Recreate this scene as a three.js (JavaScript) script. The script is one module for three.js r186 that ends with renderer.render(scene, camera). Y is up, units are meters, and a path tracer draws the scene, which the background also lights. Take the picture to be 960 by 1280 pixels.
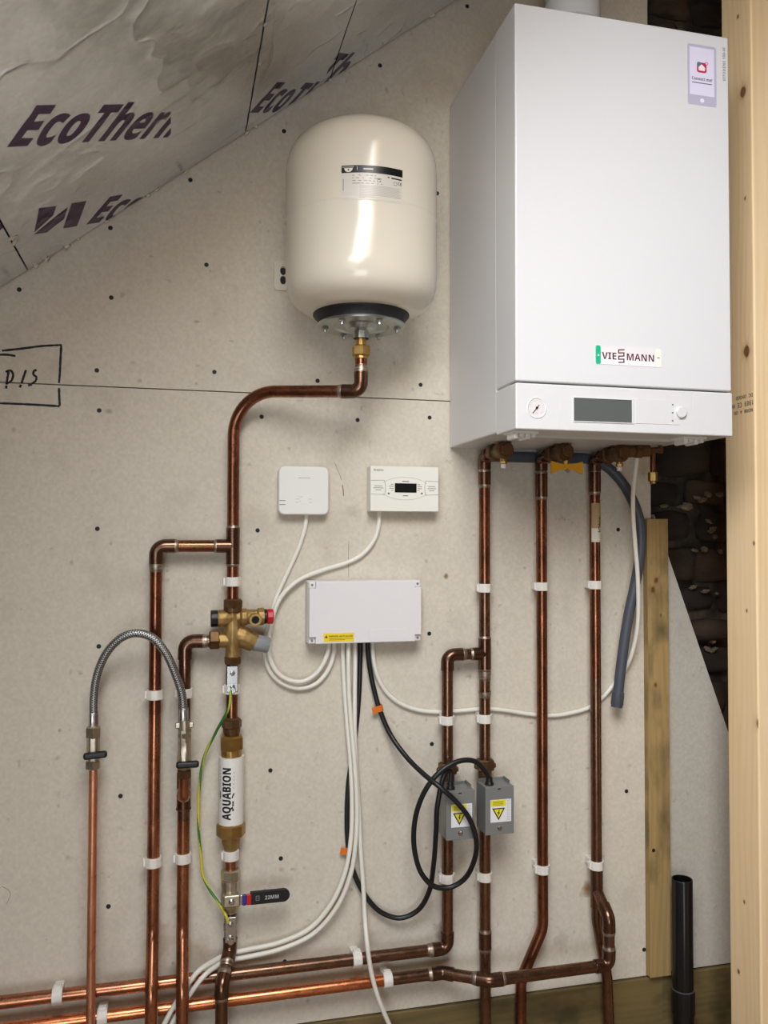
import * as THREE from 'three';
import { RoundedBoxGeometry } from 'three/addons/geometries/RoundedBoxGeometry.js';
import { mergeGeometries, toCreasedNormals, mergeVertices } from 'three/addons/utils/BufferGeometryUtils.js';
import { RectAreaLightUniformsLib } from 'three/addons/lights/RectAreaLightUniformsLib.js';

// ---------------------------------------------------------------- camera, sky, light, exposure
const scene = new THREE.Scene();
const FOCAL = 1050, EYE_Y = 1.2, EYE_Z = 1.605;         // focal length in pixels of the 960 x 1280 frame
const YAW = 0.242384, PITCH = 0.028004, ROLL = 0.001928;
const camera = new THREE.PerspectiveCamera(2 * Math.atan(640 / FOCAL) * 180 / Math.PI, 960 / 1280, 0.05, 60);
camera.position.set(0, EYE_Y, EYE_Z);
camera.rotation.order = 'YXZ';
camera.rotation.set(PITCH, -YAW, ROLL);
camera.updateMatrixWorld(true);
scene.add(camera);

scene.background = new THREE.Color(0.82, 0.92, 1.0);     // overcast daylight outside
RectAreaLightUniformsLib.init();
const renderer = new THREE.WebGLRenderer({ antialias: true });
renderer.toneMapping = THREE.LinearToneMapping;
renderer.toneMappingExposure = 1.05;
renderer.shadowMap.enabled = true;

// the slope of the roof: a plane that runs along z and rises to the right
const SLOPE = 37.54 * Math.PI / 180, SX = -0.2821, SY = EYE_Y + 0.4571;
const up = (s, z, lift = 0) => new THREE.Vector3(SX + s * Math.cos(SLOPE) - lift * Math.sin(SLOPE), SY + s * Math.sin(SLOPE) + lift * Math.cos(SLOPE), z);
const HOLE = { s0: 0.12, s1: 1.04, z0: 0.9, z1: 2.0 };     // roof window in the slope
const DOOR = { x0: -0.95, x1: 0.05, y0: 0.0, y1: 1.12, z: 3.3 };

function areaLight(width, height, at, towards, color, intensity) {
  const l = new THREE.RectAreaLight(color, intensity, width, height);
  l.position.copy(at); l.lookAt(towards); scene.add(l); return l;
}
{
  const c = up((HOLE.s0 + HOLE.s1) / 2, (HOLE.z0 + HOLE.z1) / 2, 0.135);
  const l = areaLight(HOLE.z1 - HOLE.z0 - 0.04, HOLE.s1 - HOLE.s0 - 0.04, c, c.clone().add(new THREE.Vector3(Math.sin(SLOPE), -Math.cos(SLOPE), 0)), new THREE.Color(0.965, 0.98, 1.0), 15);
  l.name = 'roof_window_daylight';
  const d = areaLight(DOOR.x1 - DOOR.x0, DOOR.y1 - DOOR.y0, new THREE.Vector3((DOOR.x0 + DOOR.x1) / 2, (DOOR.y0 + DOOR.y1) / 2, DOOR.z - 0.01), new THREE.Vector3((DOOR.x0 + DOOR.x1) / 2, (DOOR.y0 + DOOR.y1) / 2, 0), new THREE.Color(0.88, 0.94, 1.0), 5);
  d.name = 'doorway_daylight';
}

// ---------------------------------------------------------------- helpers
const V = (x, y, z) => new THREE.Vector3(x, y, z);
const rayMatrix = new THREE.Matrix3().setFromMatrix4(camera.matrixWorld);
const ray = (px, py) => V((px - 480) / FOCAL, (640 - py) / FOCAL, -1).applyMatrix3(rayMatrix);
// the measured place of a photographed point that lies at depth z in front of the wall
function W(px, py, z = 0) { const d = ray(px, py), t = (z - EYE_Z) / d.z; return V(d.x * t, EYE_Y + d.y * t, z); }
function onSlope(px, py) {
  const d = ray(px, py), o = V(0, EYE_Y, EYE_Z), n = V(-Math.sin(SLOPE), Math.cos(SLOPE), 0);
  const p = o.clone().addScaledVector(d, V(SX, SY, 0).sub(o).dot(n) / d.dot(n));
  return [(p.x - SX) * Math.cos(SLOPE) + (p.y - SY) * Math.sin(SLOPE), p.z];
}
let seed = 1234567;
const rnd = () => { seed = (seed * 1664525 + 1013904223) >>> 0; return seed / 4294967296; };
const rr = (a, b) => a + (b - a) * rnd();
const TABLE = new Float32Array(65536); { let h = 987654321; for (let i = 0; i < 65536; i++) { h = (Math.imul(h, 1664525) + 1013904223) >>> 0; TABLE[i] = ((h ^ (h >>> 15)) >>> 0) / 4294967296; } }
const PERM = new Uint16Array(65536); for (let i = 0; i < 65536; i++) PERM[i] = Math.floor(TABLE[i] * 65535.99);
const hash = (x, y, s) => TABLE[(PERM[(PERM[(x + s * 131) & 65535] + y) & 65535])];
function vnoise(x, y, s = 0, px = 0, py = 0) {   // value noise; px, py: period in cells
  const xi = Math.floor(x), yi = Math.floor(y), fx = x - xi, fy = y - yi, u = fx * fx * (3 - 2 * fx), v = fy * fy * (3 - 2 * fy);
  let x0 = xi, x1 = xi + 1, y0 = yi, y1 = yi + 1;
  if (px) { x0 = ((x0 % px) + px) % px; x1 = (x0 + 1) % px; } if (py) { y0 = ((y0 % py) + py) % py; y1 = (y0 + 1) % py; }
  const a = hash(x0, y0, s), b = hash(x1, y0, s), c = hash(x0, y1, s), d = hash(x1, y1, s);
  return a + (b - a) * u + (c - a) * v + (a - b - c + d) * u * v;
}
function fbm(x, y, s, n = 4, px = 0, py = 0) { let t = 0, a = 0.5, f = 1; for (let i = 0; i < n; i++) { t += a * vnoise(x * f, y * f, s + i * 17, px * f, py * f); a *= 0.5; f *= 2; } return t / (1 - Math.pow(0.5, n)); }
function pixels(w, h, fn, srgb = true, repeat = true) {
  const d = new Uint8Array(w * h * 4);
  for (let y = 0; y < h; y++) for (let x = 0; x < w; x++) {
    const c = fn(x / w, y / h), i = (y * w + x) * 4;
    if (typeof c === 'number') d[i] = d[i + 1] = d[i + 2] = Math.max(0, Math.min(255, c)); else for (let k = 0; k < 3; k++) d[i + k] = Math.max(0, Math.min(255, c[k]));
    d[i + 3] = 255;
  }
  const t = new THREE.DataTexture(d, w, h);
  t.magFilter = THREE.LinearFilter; t.minFilter = THREE.LinearMipmapLinearFilter; t.generateMipmaps = true;
  if (srgb) t.colorSpace = THREE.SRGBColorSpace;
  if (repeat) t.wrapS = t.wrapT = THREE.RepeatWrapping;
  t.needsUpdate = true; return t;
}
function canvasTexture(w, h, draw) {
  const c = document.createElement('canvas'); c.width = w; c.height = h;
  draw(c.getContext('2d'), w, h);
  const t = new THREE.CanvasTexture(c); t.colorSpace = THREE.SRGBColorSpace; t.anisotropy = 8; return t;
}
const mixc = (a, b, t) => [a[0] + (b[0] - a[0]) * t, a[1] + (b[1] - a[1]) * t, a[2] + (b[2] - a[2]) * t];
const clamp = (x, a = 0, b = 1) => Math.max(a, Math.min(b, x));
const std = (o) => new THREE.MeshStandardMaterial(o);

const taken = {};
function numbered(n) { const k = taken[n] = (taken[n] ?? -1) + 1; return k ? n + '_' + String(k).padStart(3, '0') : n; }
function thing(name, label, category, group) { const o = new THREE.Group(); o.name = numbered(name); o.userData = { label, category }; if (group) o.userData.group = group; scene.add(o); return o; }
function part(parent, name, geo, material, label) { const m = new THREE.Mesh(Array.isArray(geo) ? merge(geo) : geo, material); m.name = name; if (label) m.userData.label = label; parent.add(m); return m; }
function single(name, geo, material, label, category, group) { const m = new THREE.Mesh(Array.isArray(geo) ? merge(geo) : geo, material); m.name = numbered(name); m.userData = { label, category }; if (group) m.userData.group = group; scene.add(m); return m; }
function struct(name, geo, material) { const m = geo ? new THREE.Mesh(Array.isArray(geo) ? merge(geo) : geo, material) : new THREE.Group(); m.name = name; m.userData = { kind: 'structure' }; scene.add(m); return m; }
function merge(list) { return mergeGeometries(list.map((g) => { const n = g.index ? g.toNonIndexed() : g; for (const k of Object.keys(n.attributes)) if (!['position', 'normal', 'uv'].includes(k)) n.deleteAttribute(k); return n; })); }
// put a group's origin at the foot of its thing
function settle(o) {
  const b = new THREE.Box3().setFromObject(o), base = V((b.min.x + b.max.x) / 2, b.min.y, (b.min.z + b.max.z) / 2);
  for (const c of o.children) c.position.sub(base);
  o.position.add(base); return o;
}
function planarUV(g, k = 1) {   // uv in metres from the side each face points to
  g = g.index ? g.toNonIndexed() : g; const p = g.attributes.position, uv = new Float32Array(p.count * 2);
  const a = V(0, 0, 0), b = V(0, 0, 0), c = V(0, 0, 0);
  for (let i = 0; i < p.count; i += 3) {
    a.fromBufferAttribute(p, i); b.fromBufferAttribute(p, i + 1); c.fromBufferAttribute(p, i + 2);
    const n = b.clone().sub(a).cross(c.clone().sub(a)), ax = Math.abs(n.x), ay = Math.abs(n.y), az = Math.abs(n.z);
    [a, b, c].forEach((q, j) => { const t = ax > ay && ax > az ? [q.z, q.y] : az > ay ? [q.x, q.y] : [q.x, q.z]; uv[(i + j) * 2] = t[0] * k; uv[(i + j) * 2 + 1] = t[1] * k; });
  }
  g.setAttribute('uv', new THREE.BufferAttribute(uv, 2)); return g;
}
const box = (x0, x1, y0, y1, z0, z1, r = 0.0015, seg = 2) => { const g = r > 0 ? new RoundedBoxGeometry(x1 - x0, y1 - y0, z1 - z0, seg, Math.min(r, (x1 - x0) / 2.01, (y1 - y0) / 2.01, (z1 - z0) / 2.01)) : new THREE.BoxGeometry(x1 - x0, y1 - y0, z1 - z0); return g.translate((x0 + x1) / 2, (y0 + y1) / 2, (z0 + z1) / 2); };
function aim(g, at, dir) { const q = new THREE.Quaternion().setFromUnitVectors(V(0, 1, 0), dir.clone().normalize()); return g.applyQuaternion(q).translate(at.x, at.y, at.z); }
function lathe(profile, at, dir, seg = 28) { return aim(new THREE.LatheGeometry(profile.map(([r, h]) => new THREE.Vector2(Math.max(r, 1e-5), h)), seg), at, dir); }
function latheC(profile, at, dir, seg = 28, crease = 0.6) { return toCreasedNormals(lathe(profile, at, dir, seg), crease); }
function rod(a, b, r, seg = 20) { const d = b.clone().sub(a), L = d.length(); return latheC([[0, 0], [r * 0.94, 0], [r, r * 0.06], [r, L - r * 0.06], [r * 0.94, L], [0, L]], a, d, seg); }
function hex(a, b, r, sides = 6) { const d = b.clone().sub(a), L = d.length(), c = r * 0.12; return latheC([[0, 0], [r * 0.86, 0], [r, c], [r, L - c], [r * 0.86, L], [0, L]], a, d, sides, 0.4); }
class Poly extends THREE.Curve {
  constructor(pts) { super(); this.pts = pts; this.len = [0]; for (let i = 1; i < pts.length; i++) this.len.push(this.len[i - 1] + pts[i].distanceTo(pts[i - 1])); }
  getPoint(t, out = new THREE.Vector3()) {
    const L = this.len, d = t * L[L.length - 1]; let i = 1; while (i < L.length - 1 && L[i] < d) i++;
    const k = (d - L[i - 1]) / Math.max(1e-9, L[i] - L[i - 1]); return out.lerpVectors(this.pts[i - 1], this.pts[i], clamp(k));
  }
  getPointAt(t, o) { return this.getPoint(t, o); }
  getTangentAt(t, o) { return this.getTangent(t, o); }
}
function fillet(pts, radii) {   // polyline with rounded corners
  const out = [pts[0].clone()];
  for (let i = 1; i < pts.length - 1; i++) {
    const p = pts[i], a = pts[i - 1].clone().sub(p), b = pts[i + 1].clone().sub(p), la = a.length(), lb = b.length(); a.normalize(); b.normalize();
    const ang = a.angleTo(b), R = Array.isArray(radii) ? radii[i - 1] : radii; let t = R / Math.tan(ang / 2); t = Math.min(t, la * 0.499, lb * 0.499);
    const r = t * Math.tan(ang / 2), s = p.clone().addScaledVector(a, t), e = p.clone().addScaledVector(b, t);
    const c = p.clone().addScaledVector(a.clone().add(b).normalize(), r / Math.sin(ang / 2)), n = Math.max(4, Math.ceil((Math.PI - ang) * 8));
    const u = s.clone().sub(c), w = e.clone().sub(c), full = u.angleTo(w), ax = u.clone().cross(w).normalize();
    for (let k = 0; k <= n; k++) out.push(u.clone().applyAxisAngle(ax, full * k / n).add(c));
  }
  out.push(pts[pts.length - 1].clone()); return out;
}
// sweep of a circle along a dense polyline, one ring at each point; uv in metres
function sweep(pts, r, radial = 16, caps = true) {
  const n = pts.length, tang = [], pos = [], nor = [], uv = [], idx = [];
  for (let i = 0; i < n; i++) tang.push(pts[Math.min(n - 1, i + 1)].clone().sub(pts[Math.max(0, i - 1)]).normalize());
  let side = Math.abs(tang[0].z) < 0.9 ? V(0, 0, 1) : V(1, 0, 0); side.addScaledVector(tang[0], -side.dot(tang[0])).normalize();
  let L = 0;
  for (let i = 0; i < n; i++) {
    if (i) { L += pts[i].distanceTo(pts[i - 1]); const q = new THREE.Quaternion().setFromUnitVectors(tang[i - 1], tang[i]); side.applyQuaternion(q); side.addScaledVector(tang[i], -side.dot(tang[i])).normalize(); }
    const bi = tang[i].clone().cross(side), R = typeof r === 'function' ? r(i / (n - 1), L) : r;
    for (let k = 0; k <= radial; k++) {
      const a = k / radial * Math.PI * 2, d = side.clone().multiplyScalar(Math.cos(a)).addScaledVector(bi, Math.sin(a));
      pos.push(pts[i].x + d.x * R, pts[i].y + d.y * R, pts[i].z + d.z * R); nor.push(d.x, d.y, d.z); uv.push(k / radial, L);
    }
  }
  const m = radial + 1;
  for (let i = 0; i < n - 1; i++) for (let k = 0; k < radial; k++) { const a = i * m + k, b = a + m; idx.push(a, a + 1, b, b, a + 1, b + 1); }
  if (caps) for (const e of [0, n - 1]) {
    const c = pos.length / 3, t = tang[e].clone().multiplyScalar(e ? 1 : -1); pos.push(pts[e].x, pts[e].y, pts[e].z); nor.push(t.x, t.y, t.z); uv.push(0.5, 0);
    for (let k = 0; k <= radial; k++) { const o = (e * m + k) * 3; pos.push(pos[o], pos[o + 1], pos[o + 2]); nor.push(t.x, t.y, t.z); uv.push(k / radial, 0); }
    for (let k = 0; k < radial; k++) e ? idx.push(c, c + 1 + k, c + 2 + k) : idx.push(c, c + 2 + k, c + 1 + k);
  }
  const g = new THREE.BufferGeometry();
  g.setAttribute('position', new THREE.Float32BufferAttribute(pos, 3)); g.setAttribute('normal', new THREE.Float32BufferAttribute(nor, 3)); g.setAttribute('uv', new THREE.Float32BufferAttribute(uv, 2)); g.setIndex(idx);
  return g;
}
const smooth = (pts, n) => new THREE.CatmullRomCurve3(pts, false, 'centripetal').getSpacedPoints(n ?? pts.length * 12);
const px3 = (list) => list.map(([x, y, z]) => W(x, y, z));
function plate(pts, z0, z1, holes = []) {   // flat polygon with thickness, its face at z1; uv in metres
  const s = new THREE.Shape(pts.map(([x, y]) => new THREE.Vector2(x, y))); for (const h of holes) s.holes.push(new THREE.Path(h.map(([x, y]) => new THREE.Vector2(x, y))));
  return new THREE.ExtrudeGeometry(s, { depth: z1 - z0, bevelEnabled: false }).translate(0, 0, z0);
}

// ---------------------------------------------------------------- materials
function copperTexture(a, b, c, sd) { return pixels(128, 512, (u, v) => {
  const n = fbm(u * 4, v * 10, sd, 4, 4, 10), f = fbm(u * 16, v * 24, sd + 5, 3, 16, 24), st = vnoise(u * 24, v * 3, sd + 9, 24, 3), spot = fbm(u * 8, v * 40, sd + 20, 3, 8, 40);
  let k = mixc(a, b, clamp((n - 0.35) * 2.2)); k = mixc(k, c, clamp((f - 0.62) * 3)); const s = 0.9 + st * 0.2 - (spot > 0.76 ? 0.14 : 0); return k.map((q) => q * s); }); }
const metalRough = pixels(128, 512, (u, v) => 90 + 90 * fbm(u * 8, v * 30, 77, 4, 8, 30), false);
for (const t of [metalRough]) t.repeat.set(1, 2.5);
function copper(a, b, c, sd, rough = 0.5) { const t = copperTexture(a, b, c, sd); t.repeat.set(1, 2.5); return std({ map: t, metalness: 0.9, roughness: rough, roughnessMap: metalRough }); }
const M = {};
M.copperDark = copper([142, 90, 66], [108, 71, 54], [168, 106, 78], 3);      // tarnished, reddish brown
M.copperBrown = copper([126, 94, 75], [98, 76, 63], [148, 112, 88], 8);    // oxidised, grey brown
M.copperMid = copper([182, 122, 90], [148, 98, 74], [196, 138, 106], 14);
M.copperBright = copper([222, 138, 94], [196, 116, 76], [230, 156, 112], 21, 0.5);
M.fitting = copper([114, 84, 68], [88, 67, 56], [140, 104, 82], 31);
M.solder = std({ map: pixels(64, 64, (u, v) => { const n = fbm(u * 6, v * 6, 5, 3, 6, 6); return mixc([116, 98, 82], [184, 174, 160], clamp((n - 0.3) * 2.4)); }), metalness: 0.85, roughness: 0.42 });
M.brass = std({ map: pixels(128, 128, (u, v) => mixc([196, 160, 96], [158, 124, 70], fbm(u * 6, v * 6, 41, 4, 6, 6))), metalness: 0.9, roughness: 0.42 });
M.brassCast = std({ map: pixels(128, 128, (u, v) => mixc([192, 162, 106], [150, 122, 76], fbm(u * 10, v * 10, 43, 4, 10, 10))), metalness: 0.85, roughness: 0.55, bumpMap: pixels(128, 128, (u, v) => 255 * fbm(u * 20, v * 20, 45, 2, 20, 20), false), bumpScale: 0.0003 });
M.brassDull = std({ map: pixels(128, 128, (u, v) => mixc([128, 96, 66], [92, 72, 52], fbm(u * 8, v * 8, 47, 4, 8, 8))), metalness: 0.85, roughness: 0.5 });
M.nickel = std({ map: pixels(128, 128, (u, v) => mixc([212, 204, 186], [176, 166, 148], fbm(u * 8, v * 8, 51, 4, 8, 8))), metalness: 0.92, roughness: 0.38 });
M.steel = std({ color: 0xc6c6c4, metalness: 1, roughness: 0.26 });
M.zinc = std({ color: 0xb9bcb8, metalness: 0.95, roughness: 0.35 });
M.braid = std({ map: pixels(64, 64, (u, v) => { const a = Math.sin((u * 6 + v * 6) * Math.PI * 2), b = Math.sin((u * 6 - v * 6) * Math.PI * 2); return 120 + 75 * Math.max(a, b); }), metalness: 0.95, roughness: 0.4, bumpMap: pixels(64, 64, (u, v) => 128 + 100 * Math.max(Math.sin((u * 6 + v * 6) * Math.PI * 2), Math.sin((u * 6 - v * 6) * Math.PI * 2)), false), bumpScale: 0.0006 });
M.braid.map.repeat.set(1, 40); M.braid.bumpMap.repeat.set(1, 40);
M.enamel = std({ color: 0xe2dbcb, roughness: 0.15 });              // painted vessel
M.boilerWhite = std({ color: 0xdadadc, roughness: 0.3 });
M.panelWhite = std({ color: 0xd8d8d8, roughness: 0.4 });
M.plasticWhite = std({ color: 0xe9e8e4, roughness: 0.42 });
M.plasticIvory = std({ color: 0xecebe2, roughness: 0.42 });
M.plasticLilac = std({ color: 0xe4e1e2, roughness: 0.45 });
M.clip = new THREE.MeshPhysicalMaterial({ color: 0xe4e0d8, roughness: 0.45, transmission: 0 });
M.cableWhite = std({ color: 0xe8e5da, roughness: 0.45 });
M.cableBlack = std({ color: 0x15161a, roughness: 0.42 });
M.black = std({ color: 0x101112, roughness: 0.45 });
M.blackRubber = std({ color: 0x121316, roughness: 0.6 });
M.blackPipe = std({ color: 0x0b0c0f, roughness: 0.34 });
M.greyPlastic = std({ color: 0x8a8e92, roughness: 0.45 });
M.greyHose = std({ color: 0x464c56, roughness: 0.5 });
M.greyMetal = std({ color: 0x868886, metalness: 0.3, roughness: 0.45 });
M.red = std({ color: 0xc01a22, roughness: 0.35 });
M.blue = std({ color: 0x2c2f8c, roughness: 0.4 });
M.yellowHandle = std({ color: 0xe0a51e, roughness: 0.45 });
M.orange = std({ color: 0xd9711f, roughness: 0.5 });
M.hole = std({ color: 0x0b0a09, roughness: 0.9 });
M.screw = std({ color: 0x17161a, roughness: 0.6 });
M.ink = std({ color: 0x16151a, roughness: 0.7 });
M.foam = std({ color: 0xd9d2bf, roughness: 0.95 });
M.stone = [[50, 41, 33], [40, 34, 29], [60, 48, 38], [46, 38, 33]].map((c, i) => std({ map: pixels(128, 128, (u, v) => { const n = fbm(u * 5, v * 5, 61 + i, 5, 5, 5); return c.map((q) => q * (0.6 + 0.9 * n)); }), roughness: 0.95, bumpMap: pixels(128, 128, (u, v) => 255 * fbm(u * 8, v * 8, 71 + i, 4, 8, 8), false), bumpScale: 0.004 }));
M.mortar = std({ map: pixels(256, 256, (u, v) => { const n = fbm(u * 12, v * 12, 81, 5, 12, 12), b = fbm(u * 4, v * 4, 84, 3, 4, 4); return mixc([38, 33, 28], [104, 93, 76], clamp((n * 0.6 + b * 0.6 - 0.45) * 2.2)); }), roughness: 1, bumpMap: pixels(256, 256, (u, v) => 255 * fbm(u * 16, v * 16, 86, 4, 16, 16), false), bumpScale: 0.006 });
M.mortarPale = std({ map: pixels(64, 64, (u, v) => mixc([96, 84, 66], [168, 154, 128], fbm(u * 6, v * 6, 88, 4, 6, 6))), roughness: 1 });
// timber: grain runs along v; knots = [u, v, size] in metres
function timberTexture(wm, hm, light, dark, sd, knots = [], blotch = 0, ppm = 700) {
  const w = Math.min(2048, Math.round(wm * ppm)), h = Math.min(2048, Math.round(hm * ppm * 0.6));
  return pixels(w, h, (u, v) => {
    let x = u * wm, y = v * hm, kn = 0;
    for (const [kx, ky, ks] of knots) { const dx = x - kx, dy = (y - ky) * 0.72, d = Math.hypot(dx, dy) / ks; x += dx > 0 ? 0.010 * Math.exp(-d * d * 0.25) : -0.010 * Math.exp(-d * d * 0.25); if (d < 1.15) kn = Math.max(kn, clamp((1.15 - d) * 4)); else kn = Math.max(kn, 0.25 * Math.exp(-(d - 1.15) * 2.2)); }
    const wav = fbm(x * 18, y * 1.6, sd, 3) * 0.05, ring = Math.abs(Math.sin((x + wav) * 210 + fbm(x * 8, y * 2, sd + 3, 2) * 3)), fib = fbm(x * 900, y * 14, sd + 5, 2), tone = fbm(x * 20, y * 2.5, sd + 8, 3);
    let c = mixc(light, dark, clamp(0.1 + 0.34 * Math.pow(ring, 3) * tone + 0.28 * (fib - 0.4) + 0.45 * (tone - 0.45)));
    if (blotch) { const b = fbm(x * 26, y * 14, sd + 12, 4); c = mixc(c, [70, 62, 34], clamp((b - 0.52) * blotch * 3)); }
    return mixc(c, [104, 62, 30], kn * (0.75 + 0.25 * ring));
  }, true, true);
}
function timber(wm, hm, o) { const t = timberTexture(wm, hm, o.light, o.dark, o.seed, o.knots, o.blotch ?? 0); t.repeat.set(1 / wm, 1 / hm); return std({ map: t, roughness: o.rough ?? 0.72 }); }

// ---------------------------------------------------------------- the setting
const ZP = 0.036;                                  // axis of the clipped pipes
const wallRight = 0.984, boardLow = EYE_Y - 0.922;
// two plasterboards with a fine open joint, drawn over by a marker; brown and grey smears of flux and dust
function boardTexture(x0, x1, y0, y1, sd, marks, tone = [218, 210, 195]) {
  const w = Math.round((x1 - x0) * 620), h = Math.round((y1 - y0) * 620);
  return pixels(w, h, (u, v) => {
    const x = x0 + u * (x1 - x0), y = y0 + v * (y1 - y0);
    const c0 = fbm(x * 3, y * 3, sd, 4), f = fbm(x * 220, y * 220, sd + 3, 2), s = fbm(x * 14, y * 9, sd + 6, 4), d = fbm(x * 60, y * 60, sd + 9, 3);
    let c = mixc(tone, tone.map((q) => q - 12), c0); c = c.map((q) => q + (f - 0.5) * 16);
    c = mixc(c, [164, 154, 138], clamp((s - 0.62) * 0.9)); if (d > 0.8) c = mixc(c, [120, 108, 92], (d - 0.8) * 3);
    for (const [mx, my, rx, ry, col, k] of marks) { const e = Math.hypot((x - mx) / rx, (y - my) / ry); if (e < 1.6) c = mixc(c, col, clamp((1.5 - e - 1.1 * fbm(x * 70, y * 70, sd + 15, 4)) * k)); }
    return c;
  }, true, false);
}
const mark = (px, py, rx, ry, col, k) => { const p = W(px, py); return [p.x, p.y, rx, ry, col, k]; };
const seamY = W(280, 489.6).y, WX0 = -1.12;
const slopeY = (x) => SY + (x - SX) * Math.tan(SLOPE);
const BTOP = slopeY(wallRight) + 0.03;
const board = (x0, x1, y0, y1, sd, marks) => { const t = boardTexture(x0, x1, y0, y1, sd, marks); t.repeat.set(1 / (x1 - x0), 1 / (y1 - y0)); t.offset.set(-x0 / (x1 - x0), -y0 / (y1 - y0)); t.wrapS = t.wrapT = THREE.RepeatWrapping; return std({ map: t, roughness: 0.86 }); };
const grey = [120, 112, 100], brown = [122, 84, 52];
const upperMat = board(WX0, wallRight, seamY, BTOP, 100, [mark(136, 515, 0.012, 0.006, grey, 0.5), mark(262, 339, 0.004, 0.004, grey, 0.8)]);
const lowerMat = board(WX0, wallRight, 0.2, seamY, 130, [mark(735, 1112, 0.02, 0.018, brown, 0.8), mark(552, 1172, 0.02, 0.03, grey, 0.9), mark(460, 1172, 0.05, 0.02, grey, 0.25), mark(557, 720, 0.006, 0.008, [110, 94, 62], 1.2), mark(440, 640, 0.02, 0.015, grey, 0.2), mark(700, 1180, 0.02, 0.03, grey, 0.3), mark(200, 1180, 0.03, 0.05, [140, 112, 84], 0.4), mark(250, 1190, 0.03, 0.03, [140, 112, 84], 0.4), mark(136, 515, 0.01, 0.006, grey, 0.7)]);
const wallUp = struct('wall_front', plate([[WX0, seamY + 0.0011], [wallRight, seamY + 0.0011], [wallRight, BTOP], [WX0, slopeY(WX0) + 0.03]], -0.0125, 0), upperMat);
const wallLow = struct('wall_front_lower', plate([[WX0, boardLow], [wallRight, boardLow], [wallRight, seamY - 0.0011], [WX0, seamY - 0.0011]], -0.0125, 0), lowerMat);
{ // piece of board behind the batten, cut on a slant
  const a = W(836, 697), b = W(912, 920), k = (b.y - a.y) / (b.x - a.x), x0 = 0.992, x1 = 1.24;
  const t = plate([[x0, boardLow + 0.002], [x1, boardLow + 0.002], [x1, a.y + k * (x1 - a.x)], [x0, a.y + k * (x0 - a.x)]], -0.0125, 0);
  const m = boardTexture(x0, x1, 0.2, 1.3, 160, [], [194, 190, 180]); m.repeat.set(1 / (x1 - x0), 1 / 1.1); m.offset.set(-x0 / (x1 - x0), -0.2 / 1.1); m.wrapS = m.wrapT = THREE.RepeatWrapping;
  struct('wall_front_offcut', t, std({ map: m, roughness: 0.86 }));
}
// black drywall screws sunk in the boards
{
  const head = merge([latheC([[0, 0.0001], [0.0012, 0.0001], [0.0016, 0.0006], [0.0040, 0.0009], [0.0042, 0.0003], [0.0042, -0.004], [0, -0.004]], V(0, 0, 0), V(0, 0, 1), 14)]);
  const spots = [[24, 362], [139, 372], [258, 331], [238, 225], [138, 285], [355, 164], [475, 82], [584, 8], [546.5, 241.7], [268, 465], [121, 463], [397, 476], [525.7, 481], [124, 513], [327, 521], [447, 525], [537, 522], [121.7, 661], [322, 663], [123.5, 808], [536.5, 792], [539.8, 930], [338, 963], [150.6, 995], [351, 1073], [135.5, 1133], [356, 1202], [783, 989], [805, 1187], [772.7, 662], [52, 668], [60, 830], [40, 980]].slice(0, 30);
  for (const [x, y] of spots) { const p = W(x, y); const m = part(p.y > seamY ? wallUp : wallLow, 'drywall_screw', head, M.screw); m.position.copy(p); m.rotation.z = rnd() * 6; }
}
// marker drawing on the wall: half a frame with D/S in it
{
  const ribbon = (list, w) => { const p = smooth(list.map(([x, y]) => W(x, y, 0.0002)), list.length * 6), pos = [], uv = [], idx = []; p.forEach((q, i) => { const t = p[Math.min(p.length - 1, i + 1)].clone().sub(p[Math.max(0, i - 1)]).normalize(), n = V(-t.y, t.x, 0), k = w * (0.8 + 0.4 * hash(i, 3, 7)); for (const s of [-1, 1]) { pos.push(q.x + n.x * k * s, q.y + n.y * k * s, 0.0003); uv.push(0, 0); } if (i) { const a = 2 * i - 2; idx.push(a, a + 2, a + 1, a + 1, a + 2, a + 3); } }); const g = new THREE.BufferGeometry(); g.setAttribute('position', new THREE.Float32BufferAttribute(pos, 3)); g.setAttribute('uv', new THREE.Float32BufferAttribute(uv, 2)); g.setIndex(idx); g.computeVertexNormals(); return g; };
  const k = 1 / 3.2, z = (x, y) => [x * k, 380 + y * k];
  const upper = [[[8, 187], [90, 178], [170, 168], [247, 164]], [[245, 166], [242, 220], [239, 280], [236, 316]], [[-20, 203], [30, 203], [62, 208]], [[35, 268], [30, 295], [26, 322]], [[22, 272], [42, 266], [52, 280], [46, 306], [24, 320]], [[104, 264], [95, 290], [86, 318]], [[147, 264], [136, 268], [134, 282], [145, 292], [142, 308], [128, 318]]];
  const lower = [[[236, 336], [237, 370], [239, 408]], [[239, 409], [160, 404], [80, 400], [-30, 396]], [[26, 326], [24, 338]], [[84, 322], [79, 334]], [[128, 322], [112, 326]]];
  part(wallUp, 'marker_drawing', upper.map((l) => ribbon(l.map(([x, y]) => z(x, y)), 0.0019)), M.ink, 'black marker frame with letters');
  part(wallLow, 'marker_drawing', lower.map((l) => ribbon(l.map(([x, y]) => z(x, y)), 0.0019)), M.ink, 'black marker frame with letters');
  const scr = [[[418, 578], [424, 592], [427, 600]], [[428, 606], [429, 613], [429.5, 620]], [[436, 676], [435.5, 695], [436, 722]], [[2, 1108], [10, 1112], [13, 1118], [8, 1130]]];
  part(wallLow, 'scratch', scr.map((l, i) => ribbon(l, i === 1 ? 0.0009 : 0.0004)), std({ color: 0x84765f, roughness: 0.9 }));
}
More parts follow.
